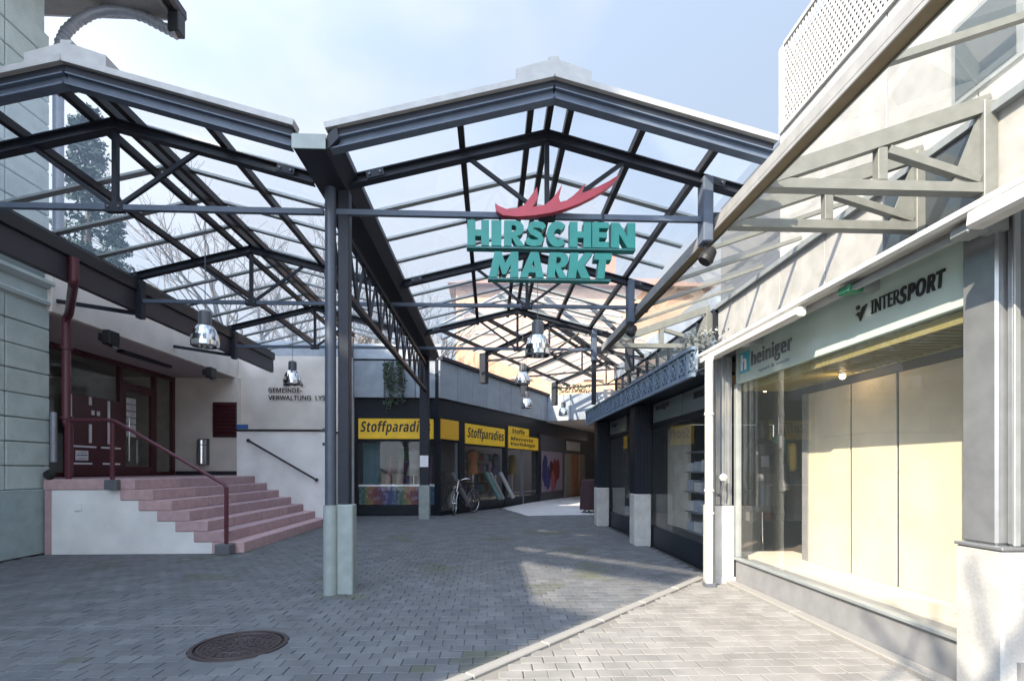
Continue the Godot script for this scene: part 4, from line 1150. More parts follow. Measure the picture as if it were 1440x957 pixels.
func sports_building() -> void:
	var t = thing("sports_shop_building", "white panelled building with sports shop window on the right", "building", Vector3(3.5, 0, -7))
	var xw := 2.83
	# --- sunlit shop window between pilaster and pier
	var base = bx("window_base", Vector3(xw - 0.02, 0.0, -5.76), Vector3(xw + 0.2, 0.27, -2.6), M.sill, t)
	bx("window_kerb", Vector3(xw - 0.14, -0.02, -5.74), Vector3(xw - 0.022, 0.03, -4.5), M.kerb, t, 0.008)
	bx("window_kerb", Vector3(xw - 0.14, -0.02, -4.49), Vector3(xw - 0.022, 0.03, -2.9), M.kerb, t, 0.008)
	bx("window_sill", Vector3(xw - 0.05, 0.272, -5.76), Vector3(xw + 0.02, 0.30, -2.9), M.alu, t, 0.004)
	bx("window_post", Vector3(xw - 0.03, 0.30, -5.79), Vector3(xw + 0.03, 2.28, -5.72), M.alu, t, 0.006)
	var g := Geo.new()
	g.quad(Vector3(xw, 0.30, -5.72), Vector3(xw, 0.30, -2.9), Vector3(xw, 2.26, -2.9), Vector3(xw, 2.26, -5.72))
	obj("pane", g, M.shop_glass, t)
	var band = bx("sign_band", Vector3(xw - 0.02, 2.27, -5.76), Vector3(xw + 0.10, 2.70, -2.9), M.sign_glass, t, 0.006)
	var f_b := fonts(true); var f_r := fonts(false)
	var zdir := Vector3(0, 0, 1)
	var xs := xw - 0.021
	var lg = bx("logo_plate", Vector3(xs - 0.006, 2.375, -5.655), Vector3(xs, 2.60, -5.44), mat(lin(0.06, 0.38, 0.50), 0.4), band)
	text("logo_letter", "h", Vector3(xs - 0.0065, 2.40, -5.62), zdir, 0.12, 0.175, 0.006, f_b, M.paper, lg)
	text("sign_lettering", "heiniger", Vector3(xs, 2.37, -5.40), zdir, 0.74, 0.20, 0.008, f_b, M.grey_metal, band)
	text("sign_lettering", "sport & mode", Vector3(xs, 2.315, -5.25), zdir, 0.55, 0.045, 0.004, f_r, M.panel, band)
	text("sign_lettering", "INTER", Vector3(xs, 2.445, -3.66), zdir, 0.26, 0.098, 0.01, f_r, M.print, band)
	text("sign_lettering", "SPORT", Vector3(xs, 2.43, -3.395), zdir, 0.35, 0.115, 0.01, fonts(true, 0.12), M.print, band)
	g = Geo.new(); g.prism(PackedVector2Array([Vector2(0, 0.06), Vector2(0.03, 0.045), Vector2(0.05, 0.0), Vector2(0.12, 0.11), Vector2(0.075, 0.10), Vector2(0.05, 0.06), Vector2(0.03, 0.075)]), 0, 0.01, Transform3D(Basis(Vector3.BACK, Vector3.UP, Vector3.LEFT), Vector3(xs, 2.425, -3.82)))
	g.lathe(Vector3(xs - 0.006, 2.535, -3.795), [Vector2(0, 0.006), Vector2(0.016, 0.006), Vector2(0.016, -0.006)], 14, Basis(Vector3.BACK, PI / 2))
	obj("sign_emblem", g, M.print, band)
	# louvre slats under the sign band
	for i in 34:
		var z := -5.70 + i * 0.083
		g = Geo.new(); g.beam(Vector3(xw + 0.05, 2.22, z), Vector3(xw + 0.55, 2.22, z), 0.012, 0.055); obj("ceiling_slat", g, M.olive, t)
	bx("slat_rail", Vector3(xw + 0.03, 2.19, -5.72), Vector3(xw + 0.049, 2.262, -2.9), M.olive, t)
	bx("slat_rail", Vector3(xw + 0.551, 2.19, -5.72), Vector3(xw + 0.57, 2.262, -2.9), M.olive, t)
	# display panels behind the pane
	bx("display_floor", Vector3(xw + 0.205, 0.20, -6.2), Vector3(3.75, 0.29, -2.4), M.display_floor, t)
	for r in [[-5.50, -4.855], [-4.825, -4.28], [-4.25, -3.62], [-3.59, -2.5]]:
		bx("display_panel", Vector3(3.50, 0.291, r[0]), Vector3(3.53, 2.135, r[1]), M.display_panel, t, 0.003)
	bx("panel_frame", Vector3(3.49, 0.291, -5.60), Vector3(3.55, 2.25, -5.505), M.sill, t)
	bx("panel_head", Vector3(3.485, 2.138, -5.60), Vector3(3.55, 2.36, -2.5), M.shop_dark, t)
	for q in [-4.853, -4.278, -3.618]: bx("panel_joint", Vector3(3.512, 0.292, q), Vector3(3.528, 2.13, q + 0.026), M.print, t)
	bx("panel_backing", Vector3(3.535, 0.291, -5.5), Vector3(3.56, 2.138, -2.5), M.shop_dark, t)
	# room shell
	bx("shop_floor", Vector3(xw + 0.03, 0.05, -12.9), Vector3(7.5, 0.198, -2.3), M.shop_floor, t)
	bx("shop_ceiling", Vector3(xw + 0.11, 2.45, -12.9), Vector3(7.5, 2.60, -2.3), M.shop_wall, t)
	bx("shop_back_wall", Vector3(7.3, 0.2, -12.9), Vector3(7.5, 2.45, -2.3), M.shop_wall, t)
	bx("shop_near_wall", Vector3(2.96, 0, -2.35), Vector3(7.3, 2.45, -2.1), M.shop_wall, t)
	bx("shop_far_wall", Vector3(2.75, 0, -13.2), Vector3(7.3, 2.45, -12.95), M.shop_dark, t)
	bx("flat_roof", Vector3(2.88, 2.66, -13.2), Vector3(4.9, 2.78, -1.0), M.sill, t)
	# shaded recessed front
	var xr := 2.78
	for r in [[-8.95, -6.05, "a"], [-12.05, -9.0, "b"], [-13.2, -12.08, "c"]]:
		bx("stall_riser", Vector3(xr - 0.02, 0, r[0]), Vector3(xr + 0.04, 0.34, r[1]), M.dark_frame, t)
		bx("frame", Vector3(xr - 0.03, 0.34, r[0]), Vector3(xr + 0.03, 2.05, r[0] + 0.06), M.grey_metal, t)
		bx("transom", Vector3(xr - 0.03, 2.0, r[0]), Vector3(xr + 0.05, 2.08, r[1]), M.dark_frame, t)
		g = Geo.new()
		g.quad(Vector3(xr, 0.34, r[0] + 0.06), Vector3(xr, 0.34, r[1]), Vector3(xr, 2.0, r[1]), Vector3(xr, 2.0, r[0] + 0.06))
		obj("pane", g, M.shop_glass, t)
	var sp := 0
	for r in [[-8.55, -7.32], [-7.22, -6.06], [-11.7, -10.4]]:
		var b = bx("sign_panel", Vector3(xr - 0.03, 2.085, r[0]), Vector3(xr + 0.02, 2.40, r[1]), mat(lin(0.16, 0.19, 0.19), 0.15), t, 0.004)
		if sp == 0: text("sign_lettering", "heiniger", Vector3(xr - 0.031, 2.25, r[0] + 0.15), zdir, 0.62, 0.13, 0.006, f_b, M.print, b)
		if sp == 1: text("sign_lettering", "INTERSPORT", Vector3(xr - 0.031, 2.25, r[0] + 0.4), zdir, 0.6, 0.09, 0.006, f_b, M.print, b)
		if sp == 2: text("sign_lettering", "heiniger", Vector3(xr - 0.031, 2.22, r[0] + 0.2), zdir, 0.5, 0.12, 0.006, f_b, M.print, b)
		sp += 1
	bx("header_board", Vector3(xr + 0.021, 2.081, -13.2), Vector3(xr + 0.09, 2.44, -6.0), M.dark_frame, t)
	bx("soffit", Vector3(2.42, 2.41, -13.0), Vector3(xr + 0.09, 2.45, -5.9), M.dark_frame, t)
	pillar(-8.65, "pillar with pale plinth and dark fluted shaft, nearer of the pair in the shade")
	pillar(-11.75, "pillar with pale plinth and dark fluted shaft, farther of the pair in the shade")
	# ornamental canopy edge
	var oc = thing("ornamental_canopy_edge", "blue openwork metal band along the edge of the shaded shop canopy", "canopy", Vector3(2.4, 2.4, -9.4))
	bx("backing", Vector3(2.425, 2.455, -12.8), Vector3(2.45, 2.72, -5.95), M.band, oc)
	bx("top_rail", Vector3(2.37, 2.72, -12.8), Vector3(2.42, 2.76, -5.95), M.blue_ornament, oc)
	bx("bottom_rail", Vector3(2.37, 2.40, -12.8), Vector3(2.42, 2.45, -5.95), M.blue_ornament, oc)
	var z := -12.75
	while z < -6.0:
		g = Geo.new()
		var a := 2.46; var b := 2.71; var l := 0.30
		var cx := 2.395
		for k in 12:
			var u := TAU * k / 12; var v := TAU * (k + 1) / 12
			g.beam(Vector3(cx, (a + b) / 2 + 0.105 * sin(u), z + l / 2 + 0.105 * cos(u)), Vector3(cx, (a + b) / 2 + 0.105 * sin(v), z + l / 2 + 0.105 * cos(v)), 0.02, 0.02, Vector3.RIGHT)
		g.beam(Vector3(cx, a, z + 0.01), Vector3(cx, b, z + l - 0.01), 0.017, 0.017, Vector3.RIGHT); g.beam(Vector3(cx + 0.001, b, z + 0.01), Vector3(cx + 0.001, a, z + l - 0.01), 0.017, 0.017, Vector3.RIGHT)
		g.box(Vector3(cx - 0.014, a - 0.008, z - 0.012), Vector3(cx + 0.014, b + 0.008, z + 0.012))
		obj("ornament_panel", g, M.blue_ornament, oc)
		z += l + 0.015
	# pilaster at the corner of the sunlit window
	var p = thing("corner_pilaster", "sunlit pilaster with white plinth at the left end of the sports shop window", "pillar", Vector3(2.68, 0, -5.9))
	bx("plinth", Vector3(2.54, 0.0, -6.03), Vector3(2.80, 0.885, -5.76), M.plinth, p, 0.012)
	bx("plinth_foot", Vector3(2.53, -0.02, -6.0), Vector3(2.81, 0.07, -5.745), M.plinth, p, 0.006)
	bx("shaft", Vector3(2.56, 0.886, -6.03), Vector3(2.79, 2.6, -5.80), M.column_metal, p, 0.008)
	for i in 3: bx("flute", Vector3(2.58 + i * 0.07, 0.89, -5.80), Vector3(2.615 + i * 0.07, 2.6, -5.778), M.column_metal, p, 0.006)
	var lf = thing("bracket_lamp", "small white globe lamp on a bracket beside the sports shop window", "lamp", Vector3(2.66, 1.2, -5.7))
	g = Geo.new(); g.lathe(Vector3(2.62, 1.21, -5.66), [Vector2(0, -0.045), Vector2(0.033, -0.032), Vector2(0.046, 0), Vector2(0.033, 0.032), Vector2(0, 0.045)], 16); obj("globe", g, M.white_metal, lf)
	tb("bracket", [Vector3(2.62, 1.17, -5.66), Vector3(2.60, 1.05, -5.67), Vector3(2.62, 1.0, -5.775)], 0.012, M.grey_metal, lf, 6)
	var dp = thing("white_downpipe", "white round downpipe standing in the sun beside the white plinth", "downpipe", Vector3(2.43, 0, -5.6))
	tb("pipe", [Vector3(2.43, 0.02, -5.6), Vector3(2.43, 2.5, -5.6), Vector3(2.46, 2.56, -5.63), Vector3(2.62, 2.62, -5.75)], 0.045, M.white_metal, dp, 16)
	tb("cable", [Vector3(2.49, 0.02, -5.6), Vector3(2.49, 2.5, -5.62)], 0.010, M.grey_metal, dp, 6)
	bx("foot", Vector3(2.375, -0.02, -5.655), Vector3(2.485, 0.045, -5.545), M.grey_metal, dp, 0.006)
	for y in [0.8, 1.05, 1.9]: g = Geo.new(); g.lathe(Vector3(2.43, y, -5.6), [Vector2(0.045, 0), Vector2(0.054, 0.004), Vector2(0.054, 0.03), Vector2(0.045, 0.034)], 14); obj("clamp", g, M.white_metal, dp)
	# big pier on the right edge
	p = thing("right_pier", "large grey metal clad pier on white plinth at the right edge", "pillar", Vector3(3.0, 0, -2.7))
	bx("plinth", Vector3(2.73, -0.02, -2.90), Vector3(3.5, 0.865, -2.62), M.plinth, p, 0.012)
	bx("plinth_cap", Vector3(2.72, 0.866, -2.90), Vector3(3.5, 0.885, -2.61), M.column_metal, p, 0.004)
	bx("shaft", Vector3(2.77, 0.886, -2.90), Vector3(3.5, 2.75, -2.69), M.column_metal, p, 0.012)
	bx("shaft_front", Vector3(2.82, 0.887, -2.688), Vector3(3.5, 2.75, -2.645), M.column_metal, p, 0.01)
	bx("corner_strip", Vector3(2.81, 0.887, -2.643), Vector3(2.845, 2.75, -2.63), M.alu, p, 0.003)
	# upper wall, white panels with open joints
	z = -10.4
	var i := 0
	bx("wall_core", Vector3(4.76, 2.86, -10.4), Vector3(7.5, 6.7, -0.8), M.grey_metal, t)
	while z < -1.0:
		var l := 1.13
		var win := i == 4
		bx("wall_panel", Vector3(4.70, 2.87, z + 0.008), Vector3(4.75, 4.62, z + l - 0.008), M.white_panel, t, 0.005)
		if z > -8.2: bx("wall_panel", Vector3(4.70, 4.64, z + 0.008), Vector3(4.75, 6.72, z + l - 0.008), M.white_panel, t, 0.005)
		z += l
		i += 1
	bx("wall_flashing", Vector3(4.62, 4.60, -10.4), Vector3(4.70, 4.68, -1.2), M.alu, t)
	var wn = bx("dark_window_shade", Vector3(4.66, 3.3, -5.9), Vector3(4.705, 4.59, -4.66), M.grey_metal, t)  # window enlarged so its dark also stands for shade under the canopy
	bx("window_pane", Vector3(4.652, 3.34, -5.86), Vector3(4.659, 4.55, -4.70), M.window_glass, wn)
	wn = bx("upper_window", Vector3(4.67, 4.95, -5.0), Vector3(4.705, 5.75, -4.3), M.alu, t)
	bx("window_pane", Vector3(4.66, 5.0, -4.95), Vector3(4.669, 5.7, -4.35), M.window_glass, wn)
	# reflecting curtain wall farther back
	for k in 9:
		var z0 := -10.5 - k * 0.95
		bx("curtain_pane", Vector3(4.70, 2.9, z0 - 0.86), Vector3(4.73, 4.62, z0), M.window_glass, t)
		bx("curtain_mullion", Vector3(4.66, 2.87, z0 - 0.945), Vector3(4.76, 4.64, z0 - 0.865), M.steel, t)
	bx("curtain_end", Vector3(4.63, 2.87, -10.5), Vector3(4.78, 4.64, -10.402), M.steel, t)
	bx("curtain_head", Vector3(4.64, 4.645, -19.1), Vector3(7.0, 5.1, -10.41), M.panel, t)
	bx("curtain_core", Vector3(4.78, 2.87, -19.1), Vector3(7.0, 4.64, -10.41), M.shop_dark, t)
	# perforated screen on the roof
	var ps = thing("perforated_screen", "white perforated metal screen on the roof of the right building", "screen", Vector3(4.7, 6.75, -5.5))
	g = Geo.new()
	var nz2 := 74; var ny := 17
	var dz := 5.4 / nz2; var dy := 1.25 / ny
	for a in nz2:
		for b in ny:
			var z0 := -8.0 + a * dz; var y0 := 6.80 + b * dy
			var o := dz * 0.5 * (b % 2)
			z0 += o
			var h0 := z0 + dz * 0.28; var h1 := z0 + dz * 0.72; var k0 := y0 + dy * 0.24; var k1 := y0 + dy * 0.76
			for q in [[z0, z0 + dz, y0, k0], [z0, z0 + dz, k1, y0 + dy], [z0, h0, k0, k1], [h1, z0 + dz, k0, k1]]:
				g.quad(Vector3(4.68, q[2], q[0]), Vector3(4.68, q[2], q[1]), Vector3(4.68, q[3], q[1]), Vector3(4.68, q[3], q[0]))
	obj("perforated_sheet", g, M.white_panel, ps)
	bx("screen_backing", Vector3(4.80, 6.74, -7.9), Vector3(5.2, 8.0, -2.5), M.sill, ps)
	bx("end_post", Vector3(4.67, 6.72, -8.12), Vector3(5.2, 8.1, -7.97), M.white_panel, ps, 0.006)
	bx("bottom_rail", Vector3(4.66, 6.725, -7.965), Vector3(4.72, 6.795, -2.5), M.white_panel, ps)
	bx("top_rail", Vector3(4.66, 8.052, -7.965), Vector3(4.72, 8.11, -2.5), M.white_panel, ps)
	awning()
	shop_goods()

func awning() -> void:
	var t = thing("folded_awning", "folded white awning cassette above the sports shop window", "awning", Vector3(2.6, 2.6, -4.3))
	var z0 := -6.3; var z1 := -1.2
	var g := Geo.new()
	g.prism(PackedVector2Array([Vector2(2.50, 2.655), Vector2(2.52, 2.64), Vector2(2.84, 2.72), Vector2(2.84, 2.80), Vector2(2.74, 2.79), Vector2(2.58, 2.73)]), -z1, -z0, Transform3D(Basis(Vector3.RIGHT, Vector3.UP, Vector3.FORWARD), Vector3.ZERO))
	obj("cover", g, M.white_metal, t)
	g = Geo.new()
	g.prism(PackedVector2Array([Vector2(2.48, 2.565), Vector2(2.50, 2.55), Vector2(2.55, 2.55), Vector2(2.565, 2.57), Vector2(2.565, 2.615), Vector2(2.545, 2.63), Vector2(2.49, 2.62)]), 4.06, -z0 - 0.25, Transform3D(Basis(Vector3.RIGHT, Vector3.UP, Vector3.FORWARD), Vector3.ZERO))
	obj("front_bar", g, M.white_metal, t)
	g = Geo.new()
	g.prism(PackedVector2Array([Vector2(2.46, 2.56), Vector2(2.48, 2.545), Vector2(2.55, 2.545), Vector2(2.57, 2.57), Vector2(2.57, 2.62), Vector2(2.545, 2.64), Vector2(2.47, 2.63)]), -z1, 2.55, Transform3D(Basis(Vector3.RIGHT, Vector3.UP, Vector3.FORWARD), Vector3.ZERO))
	obj("front_bar", g, M.white_metal, t)
	tb("fabric_roll", [Vector3(2.70, 2.665, z0 + 0.1), Vector3(2.70, 2.665, z1)], 0.038, M.cap, t, 12)
	for z in [-5.2, -3.62, -2.7]:
		bm("folding_arm", Vector3(2.60, 2.60, z), Vector3(2.62, 2.60, z + 0.9), 0.035, 0.03, M.alu, t)
		bx("arm_joint", Vector3(2.56, 2.575, z - 0.06), Vector3(2.68, 2.635, z + 0.06), M.green if z == -3.62 else M.alu, t, 0.01)
		bx("wall_bracket", Vector3(2.68, 2.60, z - 0.04), Vector3(2.81, 2.70, z + 0.04), M.alu, t)
	bx("end_cap", Vector3(2.47, 2.54, z0 - 0.02), Vector3(2.60, 2.66, z0 + 0.245), M.white_metal, t, 0.015)

func shop_goods() -> void:
	# things seen through the sports shop window
	var c = thing("coat_on_stand", "dark padded coat on a stand just inside the sports shop window", "coat", Vector3(3.6, 0.2, -6.6))
	var g := Geo.new()
	g.lathe(Vector3(3.58, 0.75, -6.6), [Vector2(0.22, 0), Vector2(0.235, 0.08), Vector2(0.21, 0.3), Vector2(0.20, 0.5), Vector2(0.235, 0.75), Vector2(0.21, 0.88), Vector2(0.09, 0.95), Vector2(0.10, 1.0), Vector2(0.11, 1.1), Vector2(0.06, 1.18), Vector2(0, 1.2)], 16, Basis.from_scale(Vector3(1, 1, 0.65)))
	obj("body", g, M.black, c)
	for s in [-1.0, 1.0]: tb("sleeve", [Vector3(3.58 + s * 0.2, 1.57, -6.6), Vector3(3.58 + s * 0.27, 1.3, -6.58), Vector3(3.58 + s * 0.26, 1.02, -6.52)], 0.07, M.black, c)
	tb("stand", [Vector3(3.58, 0.2, -6.6), Vector3(3.58, 0.8, -6.6)], 0.02, M.chrome, c)
	var b = thing("backpack", "teal and yellow backpack hanging in the sports shop", "backpack", Vector3(4.0, 1.3, -6.85))
	g = Geo.new(); g.cbox(Vector3(3.86, 1.25, -6.98), Vector3(4.04, 1.78, -6.74), 0.07); obj("body", g, mat(lin(0.03, 0.16, 0.18), 0.7), b)
	g = Geo.new(); g.cbox(Vector3(4.045, 1.28, -6.95), Vector3(4.15, 1.66, -6.72), 0.04); obj("side_pocket", g, mat(lin(0.5, 0.36, 0.06), 0.7), b)
	tb("strap", [Vector3(3.9, 1.75, -6.73), Vector3(3.88, 1.55, -6.69), Vector3(3.9, 1.3, -6.73)], 0.018, M.paper, b, 6)
	tb("hanger", [Vector3(3.95, 1.78, -6.86), Vector3(3.95, 2.45, -6.86)], 0.006, M.chrome, b, 5)
	var cols := [lin(0.02, 0.03, 0.07), lin(0.10, 0.10, 0.11), lin(0.25, 0.08, 0.05), lin(0.04, 0.05, 0.04), lin(0.2, 0.2, 0.22), lin(0.03, 0.06, 0.12)]
	var words := ["navy", "charcoal", "rust red", "dark olive", "light grey", "blue"]
	var r = thing("clothes_rack", "metal clothes rack inside the sports shop", "rack", Vector3(4.3, 0.2, -7.2))
	tb("bar", [Vector3(3.5, 0.2, -7.5), Vector3(3.5, 1.35, -7.5), Vector3(5.1, 1.35, -7.5), Vector3(5.1, 0.2, -7.5)], 0.018, M.chrome, r)
	for i in 6:
		var x := 3.6 + i * 0.22
		var m := mat(cols[i], 0.85)
		g = Geo.new(); g.prism(PackedVector2Array([Vector2(-0.2, 0.5), Vector2(0.2, 0.5), Vector2(0.22, 1.1), Vector2(0.1, 1.27), Vector2(-0.1, 1.27), Vector2(-0.22, 1.1)]), -0.05, 0.05, Transform3D(Basis(Vector3.BACK, Vector3.UP, Vector3.LEFT), Vector3(x, 0.05, -7.5)))
		tag(obj("hanging_jacket", g, m), "%s jacket hanging on the rack in the sports shop" % words[i], "jacket", "jackets on the rack")
	# shelf unit with shoe boxes in the shaded window
	var s = thing("shoe_shelf", "shelf of pale shoe boxes behind the shaded shop window", "shelf", Vector3(3.2, 0.2, -7.4))
	for i in 5: bx("shelf_board", Vector3(3.02, 0.35 + i * 0.3, -7.85), Vector3(3.35, 0.37 + i * 0.3, -7.0), M.grey_metal, s)
	for i in 4:
		for k in 3:
			var o = bx("shoe_box", Vector3(3.05, 0.371 + i * 0.3, -7.83 + k * 0.27), Vector3(3.32, 0.50 + i * 0.3 + 0.02 * ((i + k) % 3), -7.6 + k * 0.27), M.plinth if (i + k) % 2 else M.panel, null, 0.004)
			tag(o, "%s shoe box on the %s shelf, %s of three" % ["pale" if (i + k) % 2 else "blue-grey", ["lowest", "second", "third", "top"][i], ["farthest", "middle", "nearest"][k]], "shoe box", "shoe boxes on the shelf")
	var cp = bx("curtain_panel", Vector3(3.1, 0.35, -8.85), Vector3(3.14, 2.0, -7.9), M.hall_wall)
	tag(cp, "plain pale grey panel behind the shaded shop window", "panel")
	# two small ceiling spots that are lit
	for q in [[Vector3(3.45, 2.30, -6.3), "small lit spotlight above the dark coat"], [Vector3(3.25, 2.16, -4.6), "small lit spotlight under the ceiling slats"]]:
		var l = thing("ceiling_spotlight", q[1], "spotlight", q[0], "ceiling spotlights in the sports shop")
		tb("housing", [q[0] + Vector3(0, 0.15, 0), q[0] + Vector3(0, 0.02, 0)], 0.03, M.white_metal, l)
		g = Geo.new(); g.lathe(q[0], [Vector2(0, -0.028), Vector2(0.02, -0.02), Vector2(0.028, 0), Vector2(0.02, 0.02), Vector2(0, 0.028)], 12)
		var bulb := mat(lin(0.9, 0.85, 0.75), 0.4)
		bulb.emission_enabled = true; bulb.emission = Color(1.0, 0.9, 0.72); bulb.emission_energy_multiplier = 3.0
		obj("bulb", g, bulb, l)
		var lamp := OmniLight3D.new()
		lamp.name = "spotlight_glow"
		lamp.light_energy = 0.02; lamp.light_color = Color(1.0, 0.86, 0.66); lamp.omni_range = 8.0; lamp.omni_attenuation = 2.0; lamp.light_size = 0.02; lamp.shadow_enabled = true
		l.add_child(lamp)

# ------------------------------------------------------------------ right: lean-to glass canopy
func canopy_y(x: float) -> float: return 3.99 + 0.35 * (x - 2.47)

func side_canopy() -> void:
	var t = thing("side_glass_canopy", "sloping glass canopy on pale grey trusses above the sports shop", "canopy", Vector3(3.5, 3.9, -6))
	bx("eave_beam", Vector3(2.40, 3.90, -11.0), Vector3(2.54, 4.0, -1.2), M.cap, t, 0.004)
	bx("beam_lip", Vector3(2.40, 3.868, -11.0), Vector3(2.412, 3.899, -1.2), M.cap, t)
	bx("beam_lip", Vector3(2.528, 3.868, -11.0), Vector3(2.54, 3.899, -1.2), M.grey_paint, t)
	bx("beam_underside", Vector3(2.4125, 3.885, -11.0), Vector3(2.5275, 3.899, -1.2), M.beam_shade_brown, t)  # underside shade painted by the brown
	for z in [-4.6, -5.35, -10.7]:
		var a := Vector3(2.545, canopy_y(2.545) - 0.06, z); var b := Vector3(4.62, canopy_y(4.62) - 0.06, z)
		bm("top_chord", a, b, 0.09, 0.10, M.grey_paint, t)
		bx("bottom_chord", Vector3(2.545, 3.884, z - 0.04), Vector3(4.65, 3.965, z + 0.04), M.grey_paint, t, 0.004)
		bx("bottom_flange", Vector3(2.545, 3.866, z - 0.055), Vector3(4.65, 3.8835, z + 0.055), M.grey_paint, t)
		bx("king_post", Vector3(3.565, 3.967, z - 0.04), Vector3(3.655, canopy_y(3.61) - 0.12, z + 0.04), M.grey_paint, t, 0.004)
		bm("brace", Vector3(3.68, canopy_y(3.68) - 0.16, z), Vector3(4.55, 4.0, z), 0.075, 0.075, M.grey_paint, t)
		var g := Geo.new()
		g.prism(PackedVector2Array([Vector2(4.3, 3.967), Vector2(4.66, 3.967), Vector2(4.66, 4.70), Vector2(4.58, 4.66)]), z - 0.012, z + 0.012)
		obj("gusset_plate", g, M.grey_paint, t)
		bx("wall_post", Vector3(4.56, 3.3, z - 0.06), Vector3(4.695, 4.72, z + 0.06), M.grey_paint, t, 0.006)
	var zs := [-11.0, -10.7, -9.64, -8.58, -7.5, -6.45, -5.35, -4.6, -3.4, -2.3, -1.2]
	for i in zs.size():
		var a := Vector3(2.47, canopy_y(2.47) + 0.02, zs[i]); var b := Vector3(4.66, canopy_y(4.66) + 0.02, zs[i])
		bm("glazing_bar", a, b, 0.06, 0.05, M.grey_paint, t)
		if i + 1 < zs.size():
			var g := Geo.new()
			var up := Vector3(0, 0.03, 0)
			g.quad(a + up, b + up, Vector3(b.x, b.y, zs[i + 1]) + up, Vector3(a.x, a.y, zs[i + 1]) + up)
			obj("glass_pane", g, M.canopy_glass, t)
	# a small shrub on the flat roof below the canopy
	var s = thing("roof_shrub", "small pale shrub growing on the flat roof under the glass canopy", "shrub", Vector3(3.9, 2.86, -9.2))
	var g := Geo.new(); var lf := Geo.new()
	for i in 22:
		var p := Vector3(3.9 + rng.randf_range(-0.3, 0.3), 3.2 + rng.randf_range(0.1, 0.6), -9.2 + rng.randf_range(-0.3, 0.3))
		g.tube([Vector3(3.9, 2.86, -9.2), Vector3(3.9, 3.05, -9.2).lerp(p, 0.5), p], 0.008, 4)
		for k in 16: leaf(lf, p + Vector3(rng.randf_range(-0.14, 0.14), rng.randf_range(-0.14, 0.14), rng.randf_range(-0.14, 0.14)), 0.05)
	obj("stem", g, M.bark, s); obj("foliage", lf, M.blossom, s)

func leaf(g: Geo, p: Vector3, size: float) -> void:
	var a := Vector3(rng.randf_range(-1, 1), rng.randf_range(-1, 1), rng.randf_range(-1, 1)).normalized()
	var b := a.cross(Vector3(rng.randf_range(-1, 1), rng.randf_range(-1, 1), rng.randf_range(-1, 1))).normalized()
	g.quad(p - a * size, p - b * size * 0.5, p + a * size, p + b * size * 0.5)

# ------------------------------------------------------------------ far buildings
func far_buildings() -> void:
	var t = thing("peach_building", "sunlit peach apartment building beyond the end of the arcade", "building", Vector3(6, 0, -36))
	bx("wall", Vector3(-2.3, 0, -46), Vector3(16, 13.4, -34), M.peach, t)
	for r in 4:
		for c in 7:
			var x := -1.0 + c * 2.4; var y := 1.4 + r * 3.0
			var w = bx("window", Vector3(x, y, -34.02), Vector3(x + 1.2, y + 1.5, -33.96), M.peach, t)
			bx("pane", Vector3(x + 0.08, y + 0.08, -33.959), Vector3(x + 0.58, y + 1.42, -33.95), M.shutter, w)
			bx("pane", Vector3(x + 0.62, y + 0.08, -33.959), Vector3(x + 1.12, y + 1.42, -33.95), M.shutter, w)
			bx("sill", Vector3(x - 0.08, y - 0.1, -33.96), Vector3(x + 1.28, y - 0.002, -33.85), M.plinth, w)
	var g := Geo.new()
	g.hexa([Vector3(-2.8, 13.41, -33.3), Vector3(16.5, 13.41, -33.3), Vector3(16.5, 13.41, -46.7), Vector3(-2.8, 13.41, -46.7), Vector3(0.5, 16.2, -39.5), Vector3(13, 16.2, -39.5), Vector3(13, 16.2, -40.5), Vector3(0.5, 16.2, -40.5)])
	var rf = obj("roof", g, M.roof_tile, t)
	bx("chimney", Vector3(8.5, 14.5, -38.5), Vector3(9.3, 17.2, -37.7), M.brick_red, rf)
	t = thing("slate_roof_house", "house with dark slate roof seen through the left glass roof", "house", Vector3(-14, 0, -24))
	bx("wall", Vector3(-27, 0, -33), Vector3(-15.0, 6.6, -23.5), M.house_wall, t)
	g = Geo.new()
	g.prism(PackedVector2Array([Vector2(-27.6, 6.4), Vector2(-14.4, 6.4), Vector2(-21, 9.6)]), -33.5, -23.0)
	var r2 = obj("roof", g, M.slate, t)
	bx("chimney", Vector3(-22.8, 8.2, -28), Vector3(-22.1, 10.4, -27.3), M.brick_red, r2)
	for i in 3:
		var w = bx("window", Vector3(-15.005, 4.0, -31.5 + i * 2.8), Vector3(-14.95, 5.5, -30.3 + i * 2.8), M.white_metal, t)
		bx("pane", Vector3(-14.949, 4.1, -31.4 + i * 2.8), Vector3(-14.94, 5.4, -30.4 + i * 2.8), M.window_glass, w)

# ------------------------------------------------------------------ trees
func branch(g: Geo, p: Vector3, d: Vector3, l: float, r: float, depth: int, spread: float) -> void:
	var q := p + d * l * 0.5 + Vector3(rng.randf_range(-1, 1), rng.randf_range(-0.3, 0.6), rng.randf_range(-1, 1)) * l * 0.06
	var e := p + d * l + Vector3(rng.randf_range(-1, 1), 0.3, rng.randf_range(-1, 1)) * l * 0.08
	g.tube([p, q, e], r, 5 if depth > 2 else 3, r * 0.6)
	if depth == 0: return
	var k := 3 if depth > 1 else 4
	for i in k:
		var f := rng.randf_range(0.45, 1.0) if i < k - 1 else 1.0
		var nd := (d + Vector3(rng.randf_range(-1, 1), rng.randf_range(-0.35, 0.75), rng.randf_range(-1, 1)) * spread).normalized()
		branch(g, p.lerp(e, f), nd, l * rng.randf_range(0.58, 0.78), r * 0.55, depth - 1, spread)

